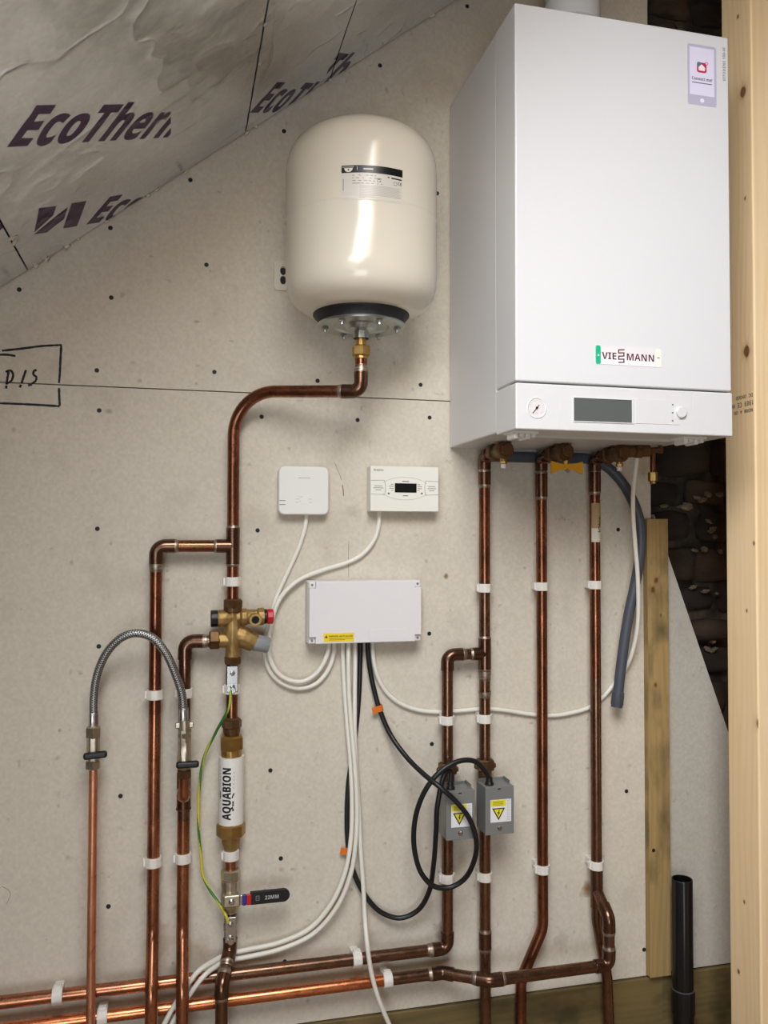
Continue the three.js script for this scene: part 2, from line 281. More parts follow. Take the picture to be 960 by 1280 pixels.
// timber plate under the boards
{
  const tm = timber(0.6, 1.0, { light: [118, 100, 60], dark: [74, 64, 38], seed: 203, blotch: 1 }); tm.map.rotation = Math.PI / 2;
  const g = planarUV(box(-1.1, 1.42, 0.02, boardLow - 0.002, -0.06, 0.006, 0.003));
  single('timber_plate', g, tm, 'dark treated timber plate running along beneath the plasterboard', 'timber');
}
// rubble wall behind the gap
{
  const wall = struct('wall_stone', box(0.9, 2.3, 0, 3.0, -0.3, -0.152, 0), M.mortar); wall.geometry = planarUV(wall.geometry, 2.5);
  const variants = [0, 1, 2, 3, 4].map((v) => { const g = mergeVertices(new THREE.SphereGeometry(1, 10, 7)), p = g.attributes.position; for (let i = 0; i < p.count; i++) { const q = V(p.getX(i), p.getY(i), p.getZ(i)), e = Math.max(Math.abs(q.x), Math.abs(q.y)); q.x *= 1 / Math.pow(Math.max(0.5, e), 0.75); q.y *= 1 / Math.pow(Math.max(0.5, e), 0.75); const k = 0.86 + 0.28 * vnoise(q.x * 1.6 + 9 * v, q.y * 1.6 + q.z, 300 + v); p.setXYZ(i, q.x * k, q.y * k, q.z * (0.8 + 0.4 * vnoise(q.x * 2, q.y * 2, 310 + v))); } g.computeVertexNormals(); return g; });
  seed = 77; const crumbs = [0, 1, 2, 3].map(() => { const g = mergeVertices(new THREE.IcosahedronGeometry(1, 2)), p = g.attributes.position; for (let i = 0; i < p.count; i++) { const k = rr(0.45, 1.2); p.setXYZ(i, p.getX(i) * k, p.getY(i) * k, p.getZ(i) * k); } g.computeVertexNormals(); return g; });
  for (let y = 0.35, row = 0; y < 2.75; row++) {
    const h = rr(0.055, 0.095);
    for (let x = 0.93 + rr(-0.05, 0.02); x < 1.62;) {
      const w = rr(0.07, 0.15), st = part(wall, 'stone', variants[Math.floor(rnd() * 5)], M.stone[Math.floor(rnd() * 4)]);
      st.position.set(x + w / 2, y + h / 2 + rr(-0.006, 0.006), -0.152 + rr(-0.008, 0.004)); st.scale.set(w * 0.47, h * 0.45, rr(0.022, 0.042)); st.rotation.z = rr(-0.09, 0.09); x += w + rr(0.002, 0.012);
    }
    y += h + rr(0.004, 0.012);
  }
  for (const [x, y, s] of [[872, 622, 1], [884, 618, 0.8], [858, 633, 1.1], [848, 634, 0.7], [890, 662, 1.3], [886, 652, 0.9], [893, 671, 0.8], [880, 687, 1], [861, 702, 1.2], [859, 716, 1], [882, 739, 0.9], [900, 690, 0.9], [866, 734, 0.7], [896, 742, 0.6], [890, 800, 1.1], [886, 812, 0.9], [893, 812, 0.6], [830, 632, 0.8], [868, 688, 0.8], [899, 618, 0.9], [878, 625, 0.8]]) {
    const l = part(wall, 'mortar_lump', crumbs[Math.floor(rnd() * 4)], M.mortarPale); l.position.copy(W(x, y, -0.126)); l.scale.set(0.0115 * s * rr(0.6, 1.5), 0.006 * s * rr(0.6, 1.4), 0.007); l.rotation.z = rr(-0.6, 0.6);
  }
}
// insulation boards on the slope, foil faced, printed
const EAVES = -1.05, RIDGE = 2.18;
const foilMap = canvasTexture(1400, 840, (g, w, h) => {   // s from -0.35 to 1.05, z from 0 to 0.84
  const P = w / 1.4, X = (s) => (s + 0.35) * P, Y = (z) => z * P;
  const im = g.createImageData(w, h), d = im.data;
  for (let y = 0; y < h; y++) for (let x = 0; x < w; x++) { const n = fbm(x / 90, y / 90, 400, 4), f = fbm(x / 5, y / 5, 404, 2), b = fbm(x / 260, y / 260, 408, 3), k = 232 + 34 * (n - 0.5) + 18 * (f - 0.5) + 34 * (b - 0.5), i = (y * w + x) * 4; d[i] = k - 3; d[i + 1] = k + 1; d[i + 2] = k + 5; d[i + 3] = 255; }
  g.putImageData(im, 0, 0);
  const ink = 'rgb(72,44,84)';
  // letters run at 45 degrees over the boards
  const words = (text, s, z, size, sx, clip) => { g.save(); if (clip) { g.beginPath(); g.rect(X(clip[0]), 0, X(clip[1]) - X(clip[0]), h); g.clip(); } g.translate(X(s), Y(z)); g.transform(0.7071 * sx, -0.7071 * sx, -0.7071 * 0 + 0.7071, 0.7071, 0, 0); g.transform(1, 0, 0, -1, 0, 0); g.font = 'bold ' + Math.round(size * P) + 'px sans-serif'; g.fillStyle = ink; g.fillText(text, 0, 0); g.strokeStyle = ink; g.lineWidth = 3.5; g.strokeText(text, 0, 0); g.restore(); };
  words('EcoTherm', 0.077, 0.442, 0.104, 0.79, [0, 0.338]);
  words('EcoTherm', 0.152, 0.047, 0.104, 0.76, [0, 0.5]);
  words('EcoTherm', 0.509, 0.088, 0.104, 0.67, [0.51, 0.7]);
  words('EcoTherm', 0.572, 0.135, 0.104, 0.76, [0.70, 1]);
  const poly = (l, ox, oy, k) => { g.fillStyle = ink; g.beginPath(); l.forEach(([x, y], i) => { const [s, z] = onSlope(ox + x * k, oy + y * k); i ? g.lineTo(X(s), Y(z)) : g.moveTo(X(s), Y(z)); }); g.fill(); };
  const k = 1 / 7.385;
  poly([[362, 150], [520, 128], [490, 215], [315, 370]], 0, 240, k);
  poly([[310, 390], [430, 372], [590, 250], [625, 138], [470, 258]], 0, 240, k);
  poly([[660, 103], [800, 82], [712, 318], [582, 335]], 0, 240, k);
  poly([[-30, 300], [18, 290], [36, 322], [-20, 370]], 0, 240, k);
  // scuffs of bare foil and white scratches
  g.strokeStyle = 'rgba(222,220,212,0.75)';
  for (const [a, b, lw] of [[[176, 177], [197, 152], 3], [[197, 152], [234, 137], 3], [[75, 128], [112, 105], 3], [[70, 128], [60, 150], 2], [[330, 10], [322, 70], 3], [[343, 12], [335, 80], 2], [[300, 120], [322, 60], 2]]) { const [s, z] = onSlope(...a), [s2, z2] = onSlope(...b); g.lineWidth = lw; g.beginPath(); g.moveTo(X(s), Y(z)); g.quadraticCurveTo(X((s + s2) / 2) + 8, Y((z + z2) / 2) - 5, X(s2), Y(z2)); g.stroke(); }
  g.fillStyle = 'rgba(224,221,212,0.8)';
  seed = 41; for (let i = 0; i < 90; i++) { const s = 0.50 + rr(-0.02, 0.05), z = rr(0.1, 0.6); g.beginPath(); g.ellipse(X(s), Y(z), rr(1, 5), rr(2, 9), rnd() * 3, 0, 7); g.fill(); }
});
foilMap.flipY = false;
const foilPrinted = std({ map: foilMap, metalness: 0.95, roughness: 0.27, bumpMap: pixels(512, 512, (u, v) => 255 * clamp(0.55 * fbm(u * 26, v * 16, 470, 4, 26, 16) + 0.45 * Math.pow(1 - Math.abs(2 * fbm(u * 12, v * 8, 480, 3, 12, 8) - 1), 9)), false), bumpScale: 0.004 });
const foilPlain = std({ color: 0xc4c3bf, metalness: 0.95, roughness: 0.36 });
{
  const roof = struct('ceiling_slope', null);
  const place = (s0, s1, z0, z1, m, fine) => {
    const L = s1 - s0, D = z1 - z0, g = new THREE.BoxGeometry(L, 0.05, D, fine ? Math.ceil(L / 0.012) : 1, 1, fine ? Math.ceil(D / 0.012) : 1), p = g.attributes.position, uv = g.attributes.uv;
    for (let i = 0; i < p.count; i++) {
      const s = p.getX(i) + (s0 + s1) / 2, z = p.getZ(i) + (z0 + z1) / 2; let lift = p.getY(i) + 0.025;
      if (fine && lift < 0.01) { const cre = Math.abs(s - 0.121); lift += 0.0022 * (fbm(s * 9, z * 6, 430, 3) - 0.5) + 0.0016 * (fbm(s * 34, z * 22, 440, 3) - 0.5) - 0.0014 * Math.exp(-cre * cre / 0.00008) * (z > 0.22 ? 1 : 0); if (s > 0.505 && s < 0.56) lift += 0.003 * (fbm(s * 60, z * 40, 450, 3) - 0.5); }
      const q = up(s, z, lift); p.setXYZ(i, q.x, q.y, q.z); uv.setXY(i, (s + 0.35) / 1.4, z / 0.84);
    }
    g.computeVertexNormals(); return part(roof, 'insulation_board', g, m);
  };
  const rows = [[EAVES, -0.35], [-0.35, 0.0245], [0.0275, 0.5075], [0.511, 0.7135], [0.7165, 1.05]], G = 0.006;
  place(rows[0][0], rows[0][1] - 0.003, G, 3.2, foilPlain); place(1.053, RIDGE, G, 3.2, foilPlain);
  for (const [a, b] of rows.slice(1)) place(a, b, G, HOLE.z0 - 0.02, foilPrinted, true);
  place(-0.35, HOLE.s0, HOLE.z0 - 0.017, HOLE.z1, foilPlain); place(HOLE.s1, 1.05, HOLE.z0 - 0.017, HOLE.z1, foilPlain); place(-0.35, 1.05, HOLE.z1 + 0.003, 3.2, foilPlain);
  // dark boarding above, open over the roof window
  const deck = (s0, s1, z0, z1) => { const g = new THREE.BoxGeometry(s1 - s0, 0.02, z1 - z0), p = g.attributes.position; for (let i = 0; i < p.count; i++) { const q = up(p.getX(i) + (s0 + s1) / 2, p.getZ(i) + (z0 + z1) / 2, p.getY(i) + 0.065); p.setXYZ(i, q.x, q.y, q.z); } g.computeVertexNormals(); return g; };
  part(roof, 'roof_deck', [deck(EAVES, HOLE.s0, -0.3, 3.4), deck(HOLE.s1, RIDGE, -0.3, 3.4), deck(HOLE.s0, HOLE.s1, -0.3, HOLE.z0), deck(HOLE.s0, HOLE.s1, HOLE.z1, 3.4)], std({ color: 0x8d7352, roughness: 0.9 }));
  // bits of expanding foam and torn foil along the joints
  seed = 9; const blob = () => { const g = mergeVertices(new THREE.IcosahedronGeometry(1, 1)), p = g.attributes.position; for (let i = 0; i < p.count; i++) { const k = rr(0.6, 1.3); p.setXYZ(i, p.getX(i) * k, p.getY(i) * k, p.getZ(i) * k); } g.computeVertexNormals(); return g; };
  const bl = [blob(), blob(), blob()];
  for (const [x, y, s] of [[15, 297, 1.2], [18, 302, 1], [46, 334, 1.2], [60, 329, 1.3], [86, 312, 1], [100, 304, 0.6], [308, 166, 1], [320, 160, 0.8], [412, 102, 1], [540, 20, 1.2], [481, 52, 0.8], [232, 218, 0.8], [185, 247, 1], [196, 240, 0.7], [331, 30, 0.7], [324, 80, 0.6], [135, 282, 0.7]]) {
    const [a, z] = onSlope(x, y), q = up(a, Math.max(0.004, z), -0.001), b = part(roof, 'foam_bit', bl[Math.floor(rnd() * 3)], M.foam); b.position.copy(q); b.scale.set(0.006 * s * rr(0.7, 1.4), 0.003 * s, 0.0035 * s); b.rotation.set(rr(-1, 1), rr(-1, 1), SLOPE);
  }
}
// the rest of the room: floor, far walls, upper ceiling, and the openings that let daylight in
{
  const bare = std({ color: 0x80674a, roughness: 0.8 }), wallM = std({ color: 0x755a3e, roughness: 0.9 });
  struct('floor', box(-1.3, 2.4, -0.1, 0, -0.4, 3.45, 0), bare);
  struct('wall_left', box(-1.25, -1.12, 0, slopeY(-1.12) + 0.06, -0.4, 3.45, 0), wallM);
  struct('wall_right', box(2.2, 2.32, 0, 3.1, -0.4, 3.45, 0), wallM);
  const top = up(RIDGE, 0).y;
  struct('ceiling', box(up(RIDGE, 0).x - 0.02, 2.32, top - 0.01, top + 0.1, -0.4, 3.45, 0), wallM);
  struct('wall_outer', box(-1.25, 2.32, 0, 3.1, -0.42, -0.31, 0), wallM);
  struct('wall_back', [box(-1.25, DOOR.x0, 0, 3.1, DOOR.z, DOOR.z + 0.12, 0), box(DOOR.x1, 2.32, 0, 3.1, DOOR.z, DOOR.z + 0.12, 0), box(DOOR.x0, DOOR.x1, DOOR.y1, 3.1, DOOR.z, DOOR.z + 0.12, 0)], wallM);
  // timber kerb round the roof window
  const kerb = struct('window_1', null), wood = std({ color: 0xd9bf94, roughness: 0.6 });
  const rail = (s0, s1, z0, z1) => { const g = new THREE.BoxGeometry(s1 - s0, 0.13, z1 - z0), p = g.attributes.position; for (let i = 0; i < p.count; i++) { const q = up(p.getX(i) + (s0 + s1) / 2, p.getZ(i) + (z0 + z1) / 2, p.getY(i) + 0.075); p.setXYZ(i, q.x, q.y, q.z); } g.computeVertexNormals(); return g; };
  for (const a of [[HOLE.s0, HOLE.s0 + 0.02, HOLE.z0, HOLE.z1], [HOLE.s1 - 0.02, HOLE.s1, HOLE.z0, HOLE.z1], [HOLE.s0 + 0.02, HOLE.s1 - 0.02, HOLE.z0, HOLE.z0 + 0.02], [HOLE.s0 + 0.02, HOLE.s1 - 0.02, HOLE.z1 - 0.02, HOLE.z1]]) part(kerb, 'window_frame', rail(...a), wood);
}

// ---------------------------------------------------------------- boiler
const BX0 = 0.530, BX1 = 0.930, BY0 = EYE_Y + 0.172, BY1 = EYE_Y + 0.872, BZ = 0.346, BZC = 0.259;
const bseam = W(780, 483.6, BZ).y;
const front = (px, py) => W(px, py, BZ);
function sticker(parent, name, x0, x1, y0, y1, z, tex, o = {}) { return part(parent, name, box(x0, x1, y0, y1, z, z + 0.0006, 0), std({ map: tex, roughness: o.rough ?? 0.5 }), o.label); }
{
  const b = thing('boiler', 'large white wall-hung gas boiler with a control panel along its lower front', 'boiler');
  part(b, 'casing', box(BX0 + 0.001, BX1 - 0.001, BY0 + 0.004, BY1, 0.006, BZC - 0.001, 0.003), M.boilerWhite);
  part(b, 'rear_frame', box(BX0 + 0.006, BX1 - 0.006, BY0 + 0.01, BY1 - 0.006, 0.0005, 0.006, 0), M.zinc);
  const cover = part(b, 'front_cover', box(BX0, BX1, bseam + 0.0016, BY1, BZC, BZ, 0.0028, 3), M.boilerWhite);
  const phone = canvasTexture(300, 620, (g, w, h) => {
    g.fillStyle = '#dadadc'; g.fillRect(0, 0, w, h);
    g.fillStyle = '#b9b5cb'; g.beginPath(); g.roundRect(0, 0, w, h, 26); g.fill();
    g.fillStyle = '#e2ddf2'; g.fillRect(22, 28, w - 44, 490);
    g.fillStyle = '#e9e9f2'; g.beginPath(); g.arc(150, 570, 22, 0, 7); g.fill();
    g.fillStyle = '#c02a4a'; g.beginPath(); g.roundRect(98, 180, 100, 104, 22); g.fill();
    g.fillStyle = '#4d7f86'; g.beginPath(); g.roundRect(98, 176, 44, 44, 18); g.fill();
    g.fillStyle = '#f2e9f2'; g.beginPath(); g.moveTo(148, 196); g.lineTo(184, 230); g.lineTo(180, 264); g.lineTo(116, 264); g.lineTo(114, 230); g.fill();
    g.strokeStyle = '#c85a72'; g.lineWidth = 7; g.beginPath(); g.arc(198, 184, 13, 0, 7); g.stroke();
    g.fillStyle = '#3a3444'; g.font = 'bold 44px sans-serif'; g.textAlign = 'center'; g.fillText('Connect me!', 150, 366, 214);
    g.fillRect(46, 388, 208, 8);
  });
  { const a = front(858.8, 51), c = front(895.5, 134.6); sticker(cover, 'phone_sticker', a.x, c.x, c.y, a.y - 0.004, BZ, phone, { label: 'lilac sticker in the shape of a phone' }); }
  const side = canvasTexture(48, 512, (g, w, h) => { g.fillStyle = '#dadadc'; g.fillRect(0, 0, w, h); g.translate(w / 2, h / 2); g.rotate(-Math.PI / 2); g.fillStyle = '#7f807e'; g.font = 'bold 44px sans-serif'; g.textAlign = 'center'; g.textBaseline = 'middle'; g.scale(490 / g.measureText('VITODENS 100-W').width, 1); g.fillText('VITODENS 100-W', 0, 2); });
  { const a = front(902, 58), c = front(907.5, 103); sticker(cover, 'type_print', a.x, c.x, c.y, a.y, BZ - 0.0003, side); }
  const logo = canvasTexture(820, 200, (g, w, h) => {
    g.fillStyle = '#e4dfe2'; g.fillRect(0, 0, w, h); g.fillStyle = '#eeeaf0'; g.fillRect(60, 118, 680, 82);
    g.fillStyle = '#23b488'; g.beginPath(); g.roundRect(0, 0, 62, h, 20); g.fill(); g.fillStyle = '#d8f0e6'; g.beginPath(); g.arc(34, 104, 11, 0, 7); g.fill();
    g.fillStyle = '#f3efe0'; g.beginPath(); g.roundRect(746, 0, 74, h, 20); g.fill(); g.fillStyle = '#6b6355'; g.fillRect(766, 92, 34, 10);
    g.fillStyle = '#5d3439'; g.textBaseline = 'middle'; const put = (t, x, w2) => { g.save(); g.font = 'bold 104px sans-serif'; const k = w2 / g.measureText(t).width; g.translate(x, 106); g.scale(k, 1); g.fillText(t, 0, 0); g.restore(); };
    put('VIE', 76, 186); put('MANN', 374, 364);
    g.lineWidth = 13; g.strokeStyle = '#5d3439'; for (const y of [36, 70, 104, 138, 172]) { g.beginPath(); g.moveTo(278, y); g.lineTo(356, y - 6); g.stroke(); }
    g.lineWidth = 15; g.beginPath(); g.moveTo(284, 36); g.lineTo(284, 74); g.moveTo(348, 66); g.lineTo(348, 102); g.moveTo(284, 104); g.lineTo(284, 142); g.moveTo(348, 132); g.lineTo(348, 168); g.stroke();
  });
  { const a = front(744.4, 434.5), c = front(826.5, 456.5); const m = sticker(cover, 'brand_plate', a.x, c.x, (a.y + c.y) / 2 - 0.0155, (a.y + c.y) / 2 + 0.0155, BZ, logo, { label: 'name plate under film with a green end', rough: 0.25 }); }
  const panel = part(b, 'control_panel', box(BX0, BX1 + 0.002, BY0, bseam - 0.0012, BZC, BZ, 0.0028, 3), M.panelWhite);
  part(b, 'chassis_rail', box(BX0 + 0.004, BX1 - 0.003, bseam - 0.003, bseam + 0.004, BZC, BZ - 0.03, 0), M.boilerWhite);
  const c = front(671, 509.8), gr = 0.0152;
  const gauge = part(panel, 'pressure_gauge', [latheC([[gr + 0.0022, -0.001], [gr + 0.0022, 0.0008], [gr + 0.001, 0.0012], [gr - 0.0006, 0.0004], [gr - 0.0008, -0.001]], V(c.x, c.y, BZ), V(0, 0, 1), 40)], M.panelWhite);
  const dial = canvasTexture(256, 256, (g) => { g.fillStyle = '#dcd6d6'; g.fillRect(0, 0, 256, 256); g.strokeStyle = '#8a8487'; g.lineWidth = 4; for (let k = 0; k <= 16; k++) { const a = (135 + k * 270 / 16) * Math.PI / 180, r = k % 4 ? 100 : 92; g.beginPath(); g.moveTo(128 + Math.cos(a) * r, 128 + Math.sin(a) * r); g.lineTo(128 + Math.cos(a) * 114, 128 + Math.sin(a) * 114); g.stroke(); } g.fillStyle = '#8a8487'; g.font = '22px sans-serif'; g.textAlign = 'center'; g.fillText('bar', 128, 210); });
  { const d = new THREE.CircleGeometry(gr - 0.0006, 40).translate(c.x, c.y, BZ + 0.0001); part(gauge, 'dial', d, std({ map: dial, roughness: 0.4 }));
    const n = box(-0.0115, 0.0062, -0.0005, 0.0005, 0, 0.0006, 0).applyMatrix4(new THREE.Matrix4().makeRotationZ(0.88)).translate(c.x, c.y, BZ + 0.0004), hub = rod(V(c.x, c.y, BZ + 0.0003), V(c.x, c.y, BZ + 0.0012), 0.0022, 12); part(gauge, 'needle', [n.clone(), hub], M.black); }
  { const a = front(717, 496.5), e = front(789.7, 529.5), f = 0.0016, y0 = e.y + 0.001, y1 = a.y - 0.001;
    part(panel, 'display', box(a.x, e.x, y0, y1, BZ - 0.001, BZ + 0.0004, 0), std({ color: 0x5c605e, roughness: 0.14 }), 'grey liquid crystal display');
    part(panel, 'display_frame', [box(a.x - f, a.x, y0 - f, y1 + f, BZ - 0.001, BZ + 0.0016, 0.0004), box(e.x, e.x + f * 2.2, y0 - f, y1 + f, BZ - 0.001, BZ + 0.0016, 0.0004), box(a.x, e.x, y1, y1 + f, BZ - 0.001, BZ + 0.0016, 0.0004), box(a.x, e.x, y0 - f, y0, BZ - 0.001, BZ + 0.0016, 0.0004)], M.panelWhite); }
  { const a = front(794, 497.5), e = front(849, 532); part(panel, 'flap', box(a.x, e.x, e.y + 0.001, a.y - 0.001, BZ - 0.001, BZ + 0.0007, 0.0003), M.panelWhite); }
  for (const px of [698.8, 867]) { const q = front(px, 515); part(panel, 'joint', box(q.x - 0.0003, q.x + 0.0003, BY0 + 0.004, bseam - 0.006, BZ - 0.001, BZ + 0.00025, 0), std({ color: 0xd2d2d2, roughness: 0.5 })); }
  { const q = front(850.6, 515.6); part(panel, 'knob', latheC([[0.0098, 0], [0.0096, 0.004], [0.0086, 0.005], [0, 0.0052]], V(q.x, q.y, BZ), V(0, 0, 1), 32), M.panelWhite);
    for (const py of [506, 516, 526]) { const s = front(840.5, py); part(panel, 'icon', box(s.x - 0.0013, s.x + 0.0013, s.y - 0.001, s.y + 0.001, BZ + 0.0004, BZ + 0.0009, 0), M.ink); } }
  // underside
  part(b, 'bottom_tray', box(BX0 + 0.012, BX1 - 0.012, BY0 + 0.012, BY0 + 0.03, 0.01, BZ - 0.02, 0.001), std({ color: 0xb9b7b2, roughness: 0.6 }));
  part(b, 'tray_lip', box(BX0 + 0.03, BX1 - 0.03, BY0 - 0.004, BY0 + 0.014, BZ - 0.075, BZ - 0.068, 0.001), std({ color: 0xc8c5be, roughness: 0.6 }));
  for (const [px, n] of [[652, 4], [861, 4]]) { const q = W(px, 549, 0.30), ge = []; for (let k = 0; k < n; k++) ge.push(box(q.x - 0.021 + k * 0.0105, q.x - 0.012 + k * 0.0105, BY0 - 0.012 + (k % 2) * 0.003, BY0 + 0.02, 0.285, 0.318, 0.003).clone()); ge.push(box(q.x - 0.024, q.x + 0.022, BY0 - 0.003, BY0 + 0.02, 0.28, 0.322, 0.002).clone()); part(b, 'cable_gland', ge, M.plasticWhite); }
  settle(b);
}
{ // flue
  const f = thing('flue_pipe', 'white round flue pipe rising from the top of the boiler', 'flue'), a = V(0.73, BY1, 0.15);
  part(f, 'pipe', lathe([[0.05, 0], [0.05, 0.62]], a, V(0, 1, 0), 40), M.boilerWhite);
  part(f, 'collar', latheC([[0.051, 0], [0.062, 0.002], [0.062, 0.03], [0.058, 0.034], [0.0505, 0.036]], a, V(0, 1, 0), 40), M.boilerWhite);
  part(f, 'socket', latheC([[0.0505, 0.1], [0.054, 0.102], [0.054, 0.14], [0.0505, 0.143]], a, V(0, 1, 0), 40), M.boilerWhite);
  settle(f);
}
// ---------------------------------------------------------------- expansion vessel
const TX = 0.3165, TZ = 0.153, TR = 0.1345;
function onTank(px, py) { const d = ray(px, py), ox = -TX, oz = EYE_Z - TZ, A = d.x * d.x + d.z * d.z, B = ox * d.x + oz * d.z, C = ox * ox + oz * oz - TR * TR, t = (-B - Math.sqrt(Math.max(0, B * B - A * C))) / A; return { a: Math.atan2(ox + d.x * t, oz + d.z * t), y: EYE_Y + d.y * t }; }
{
  const t = thing('expansion_vessel', 'white enamelled expansion vessel hung on the wall under the sloping ceiling', 'tank'), Y = EYE_Y, c = V(TX, 0, TZ), yv = V(0, 1, 0);
  const prof = [[0.07, 0.3905], [0.086, 0.3915], [0.1, 0.396], [0.113, 0.404], [0.123, 0.412], [0.1295, 0.423], [0.133, 0.437], [TR, 0.456], [TR, 0.52], [TR, 0.549], [TR + 0.001, 0.5505], [TR + 0.001, 0.5525], [TR, 0.554], [TR, 0.642], [0.133, 0.658], [0.1285, 0.674], [0.119, 0.690], [0.104, 0.703], [0.084, 0.7125], [0.058, 0.719], [0.03, 0.7225], [0, 0.7235]].map(([r, h]) => [r, h + Y]);
  part(t, 'shell', lathe(prof, c, yv, 72), M.enamel);
  part(t, 'rubber_ring', latheC([[0.07, 0.392], [0.0855, 0.392], [0.0858, 0.3895], [0.078, 0.3805], [0.0772, 0.375], [0.05, 0.375]].map(([r, h]) => [r, h + Y]), c, yv, 56), M.blackRubber);
  const fl = part(t, 'flange', latheC([[0.02, 0.3745], [0.0775, 0.3745], [0.0785, 0.3725], [0.0775, 0.3702], [0.05, 0.3702], [0.046, 0.373], [0.03, 0.373], [0.026, 0.365], [0.014, 0.362], [0.014, 0.35]].map(([r, h]) => [r, h + Y]), c, yv, 56), M.zinc);
  for (let k = 0; k < 6; k++) { const a = 0.3 + k * Math.PI / 3, p = V(TX + Math.sin(a) * 0.064, Y + 0.3705, TZ + Math.cos(a) * 0.064); part(fl, 'bolt', [hex(p, p.clone().add(V(0, -0.005, 0)), 0.0062), rod(p, p.clone().add(V(0, -0.009, 0)), 0.0032, 10)], M.zinc); }
  // printed label on the shell
  const L = onTank(427, 229), R = onTank(503, 229), top = onTank(465, 207).y, bot = onTank(465, 250).y;
  const lab = canvasTexture(760, 440, (g, w, h) => {
    g.fillStyle = '#d9d4cc'; g.fillRect(0, 0, w, h); g.fillStyle = '#15161a'; g.fillRect(0, 0, w, 96);
    g.fillStyle = '#8f8b86'; g.fillRect(10, 10, 140, 20); g.fillStyle = '#e6e2da'; g.beginPath(); g.arc(84, 34, 52, 0, Math.PI); g.fill(); g.fillStyle = '#15161a'; g.beginPath(); g.arc(84, 56, 10, 0, 7); g.fill(); g.fillStyle = '#e6e2da'; g.fillRect(186, 14, 5, 50); g.fillRect(262, 38, 120, 16);
    g.fillStyle = '#8a857d'; seed = 5; for (let r = 0; r < 4; r++) for (let x = 130; x < 480; x += rr(40, 90)) g.fillRect(x, 124 + r * 34, rr(16, 50), 9);
    g.fillStyle = '#33302e'; g.fillRect(560, 122, 24, 14); g.fillRect(606, 124, 140, 18); g.font = 'bold 50px sans-serif'; g.fillText('CE', 690, 206, 62); g.strokeStyle = '#44403c'; g.lineWidth = 4; g.strokeRect(640, 176, 38, 40); g.beginPath(); g.arc(450, 184, 22, 0, 7); g.stroke(); g.beginPath(); g.arc(450, 170, 9, 0, 7); g.fill();
    g.fillStyle = '#b7b1a9'; for (let y = 256; y < 400; y += 15) g.fillRect(220, y, 520 - (y % 40), 7); g.fillStyle = '#6a655f'; g.fillRect(420, 384, 320, 8); g.fillRect(220, 404, 60, 8); g.fillRect(18, 170, 7, 150);
  });
  const lg = new THREE.CylinderGeometry(TR + 0.0005, TR + 0.0005, top - bot, 32, 1, true, L.a, R.a - L.a).translate(TX, (top + bot) / 2, TZ);
  part(t, 'label', lg, std({ map: lab, roughness: 0.3, side: THREE.DoubleSide }), 'silver rating label with black header');
  // wall bracket with keyhole slot
  const p = W(350, 344.5, 0.004), bx0 = p.x - 0.011, by = 0.0285, shp = [[bx0 + 0.006, p.y - by], [TX, p.y - by], [TX, p.y + by], [bx0 + 0.006, p.y + by], [bx0 + 0.0015, p.y + by - 0.0015], [bx0, p.y + by - 0.006], [bx0, p.y - by + 0.006], [bx0 + 0.0015, p.y - by + 0.0015]];
  const hole = (cx, cy, r) => Array.from({ length: 16 }, (_, k) => [cx + Math.cos(k / 8 * Math.PI) * r * 0.7, cy + Math.sin(k / 8 * Math.PI) * r]);
  part(t, 'bracket', plate(shp, 0.001, 0.005, [hole(p.x + 0.006, p.y + 0.0095, 0.0085), hole(p.x + 0.006, p.y - 0.0085, 0.0085)]), M.enamel);
  part(t, 'bracket_screw', [rod(V(p.x + 0.006, p.y + 0.009, 0), V(p.x + 0.006, p.y + 0.009, 0.003), 0.007, 14), rod(V(p.x + 0.006, p.y - 0.008, 0), V(p.x + 0.006, p.y - 0.008, 0.003), 0.007, 14)], M.screw);
  part(t, 'bracket_arm', box(TX - 0.03, TX + 0.03, p.y - 0.02, p.y + 0.02, 0.005, 0.04, 0.002), M.enamel);
  settle(t);
}
// ---------------------------------------------------------------- copper pipework
const R22 = 0.011, R15 = 0.0076;
const xOf = (px, py, z = ZP) => W(px, py, z).x, yOf = (px, py, z = ZP) => W(px, py, z).y;
const X1 = xOf(193.3, 900), X229 = xOf(230, 950), X290 = xOf(289.7, 885), X2 = xOf(559.2, 900), X3 = xOf(606, 905), X4 = xOf(677.5, 850), X5 = xOf(744.5, 850), LOWEST = 0.002, ZO = 0.085;
function pipe(parent, pts, r, material, bend = 0.03, name = 'pipe') { return part(parent, name, sweep(subdivide(fillet(pts, bend)), r, 20), material); }
function subdivide(pts, step = 0.06) { const out = [pts[0]]; for (let i = 1; i < pts.length; i++) { const a = pts[i - 1], b = pts[i], n = Math.max(1, Math.ceil(a.distanceTo(b) / step)); for (let k = 1; k <= n; k++) out.push(a.clone().lerp(b, k / n)); } return out; }
// capillary elbow round a corner, with beaded ends and a smear of solder
function elbow(parent, a, c, b, r = R22, leg = 0.03, tin = [0.6, 0.6]) {
  const ua = a.clone().sub(c).normalize(), ub = b.clone().sub(c).normalize(), pts = fillet([c.clone().addScaledVector(ua, leg), c, c.clone().addScaledVector(ub, leg)], r * 1.7);
  const e = part(parent, 'elbow', sweep(pts, (t) => r + 0.0016 + (t < 0.06 || t > 0.94 ? 0.0004 : 0), 20), M.fitting);
  [ua, ub].forEach((u, i) => { if (tin[i]) solder(parent, c.clone().addScaledVector(u, leg + 0.001), u, r, 0.004 + 0.006 * tin[i]); });
  return e;
}
function solder(parent, at, dir, r, len) { const n = 22, g = lathe([[r + 0.0014, -0.001], [r + 0.0017, len * 0.2], [r + 0.0006, len * 0.7], [r + 0.0001, len]], at, dir, n), p = g.attributes.position; return part(parent, 'solder', g, M.solder); }
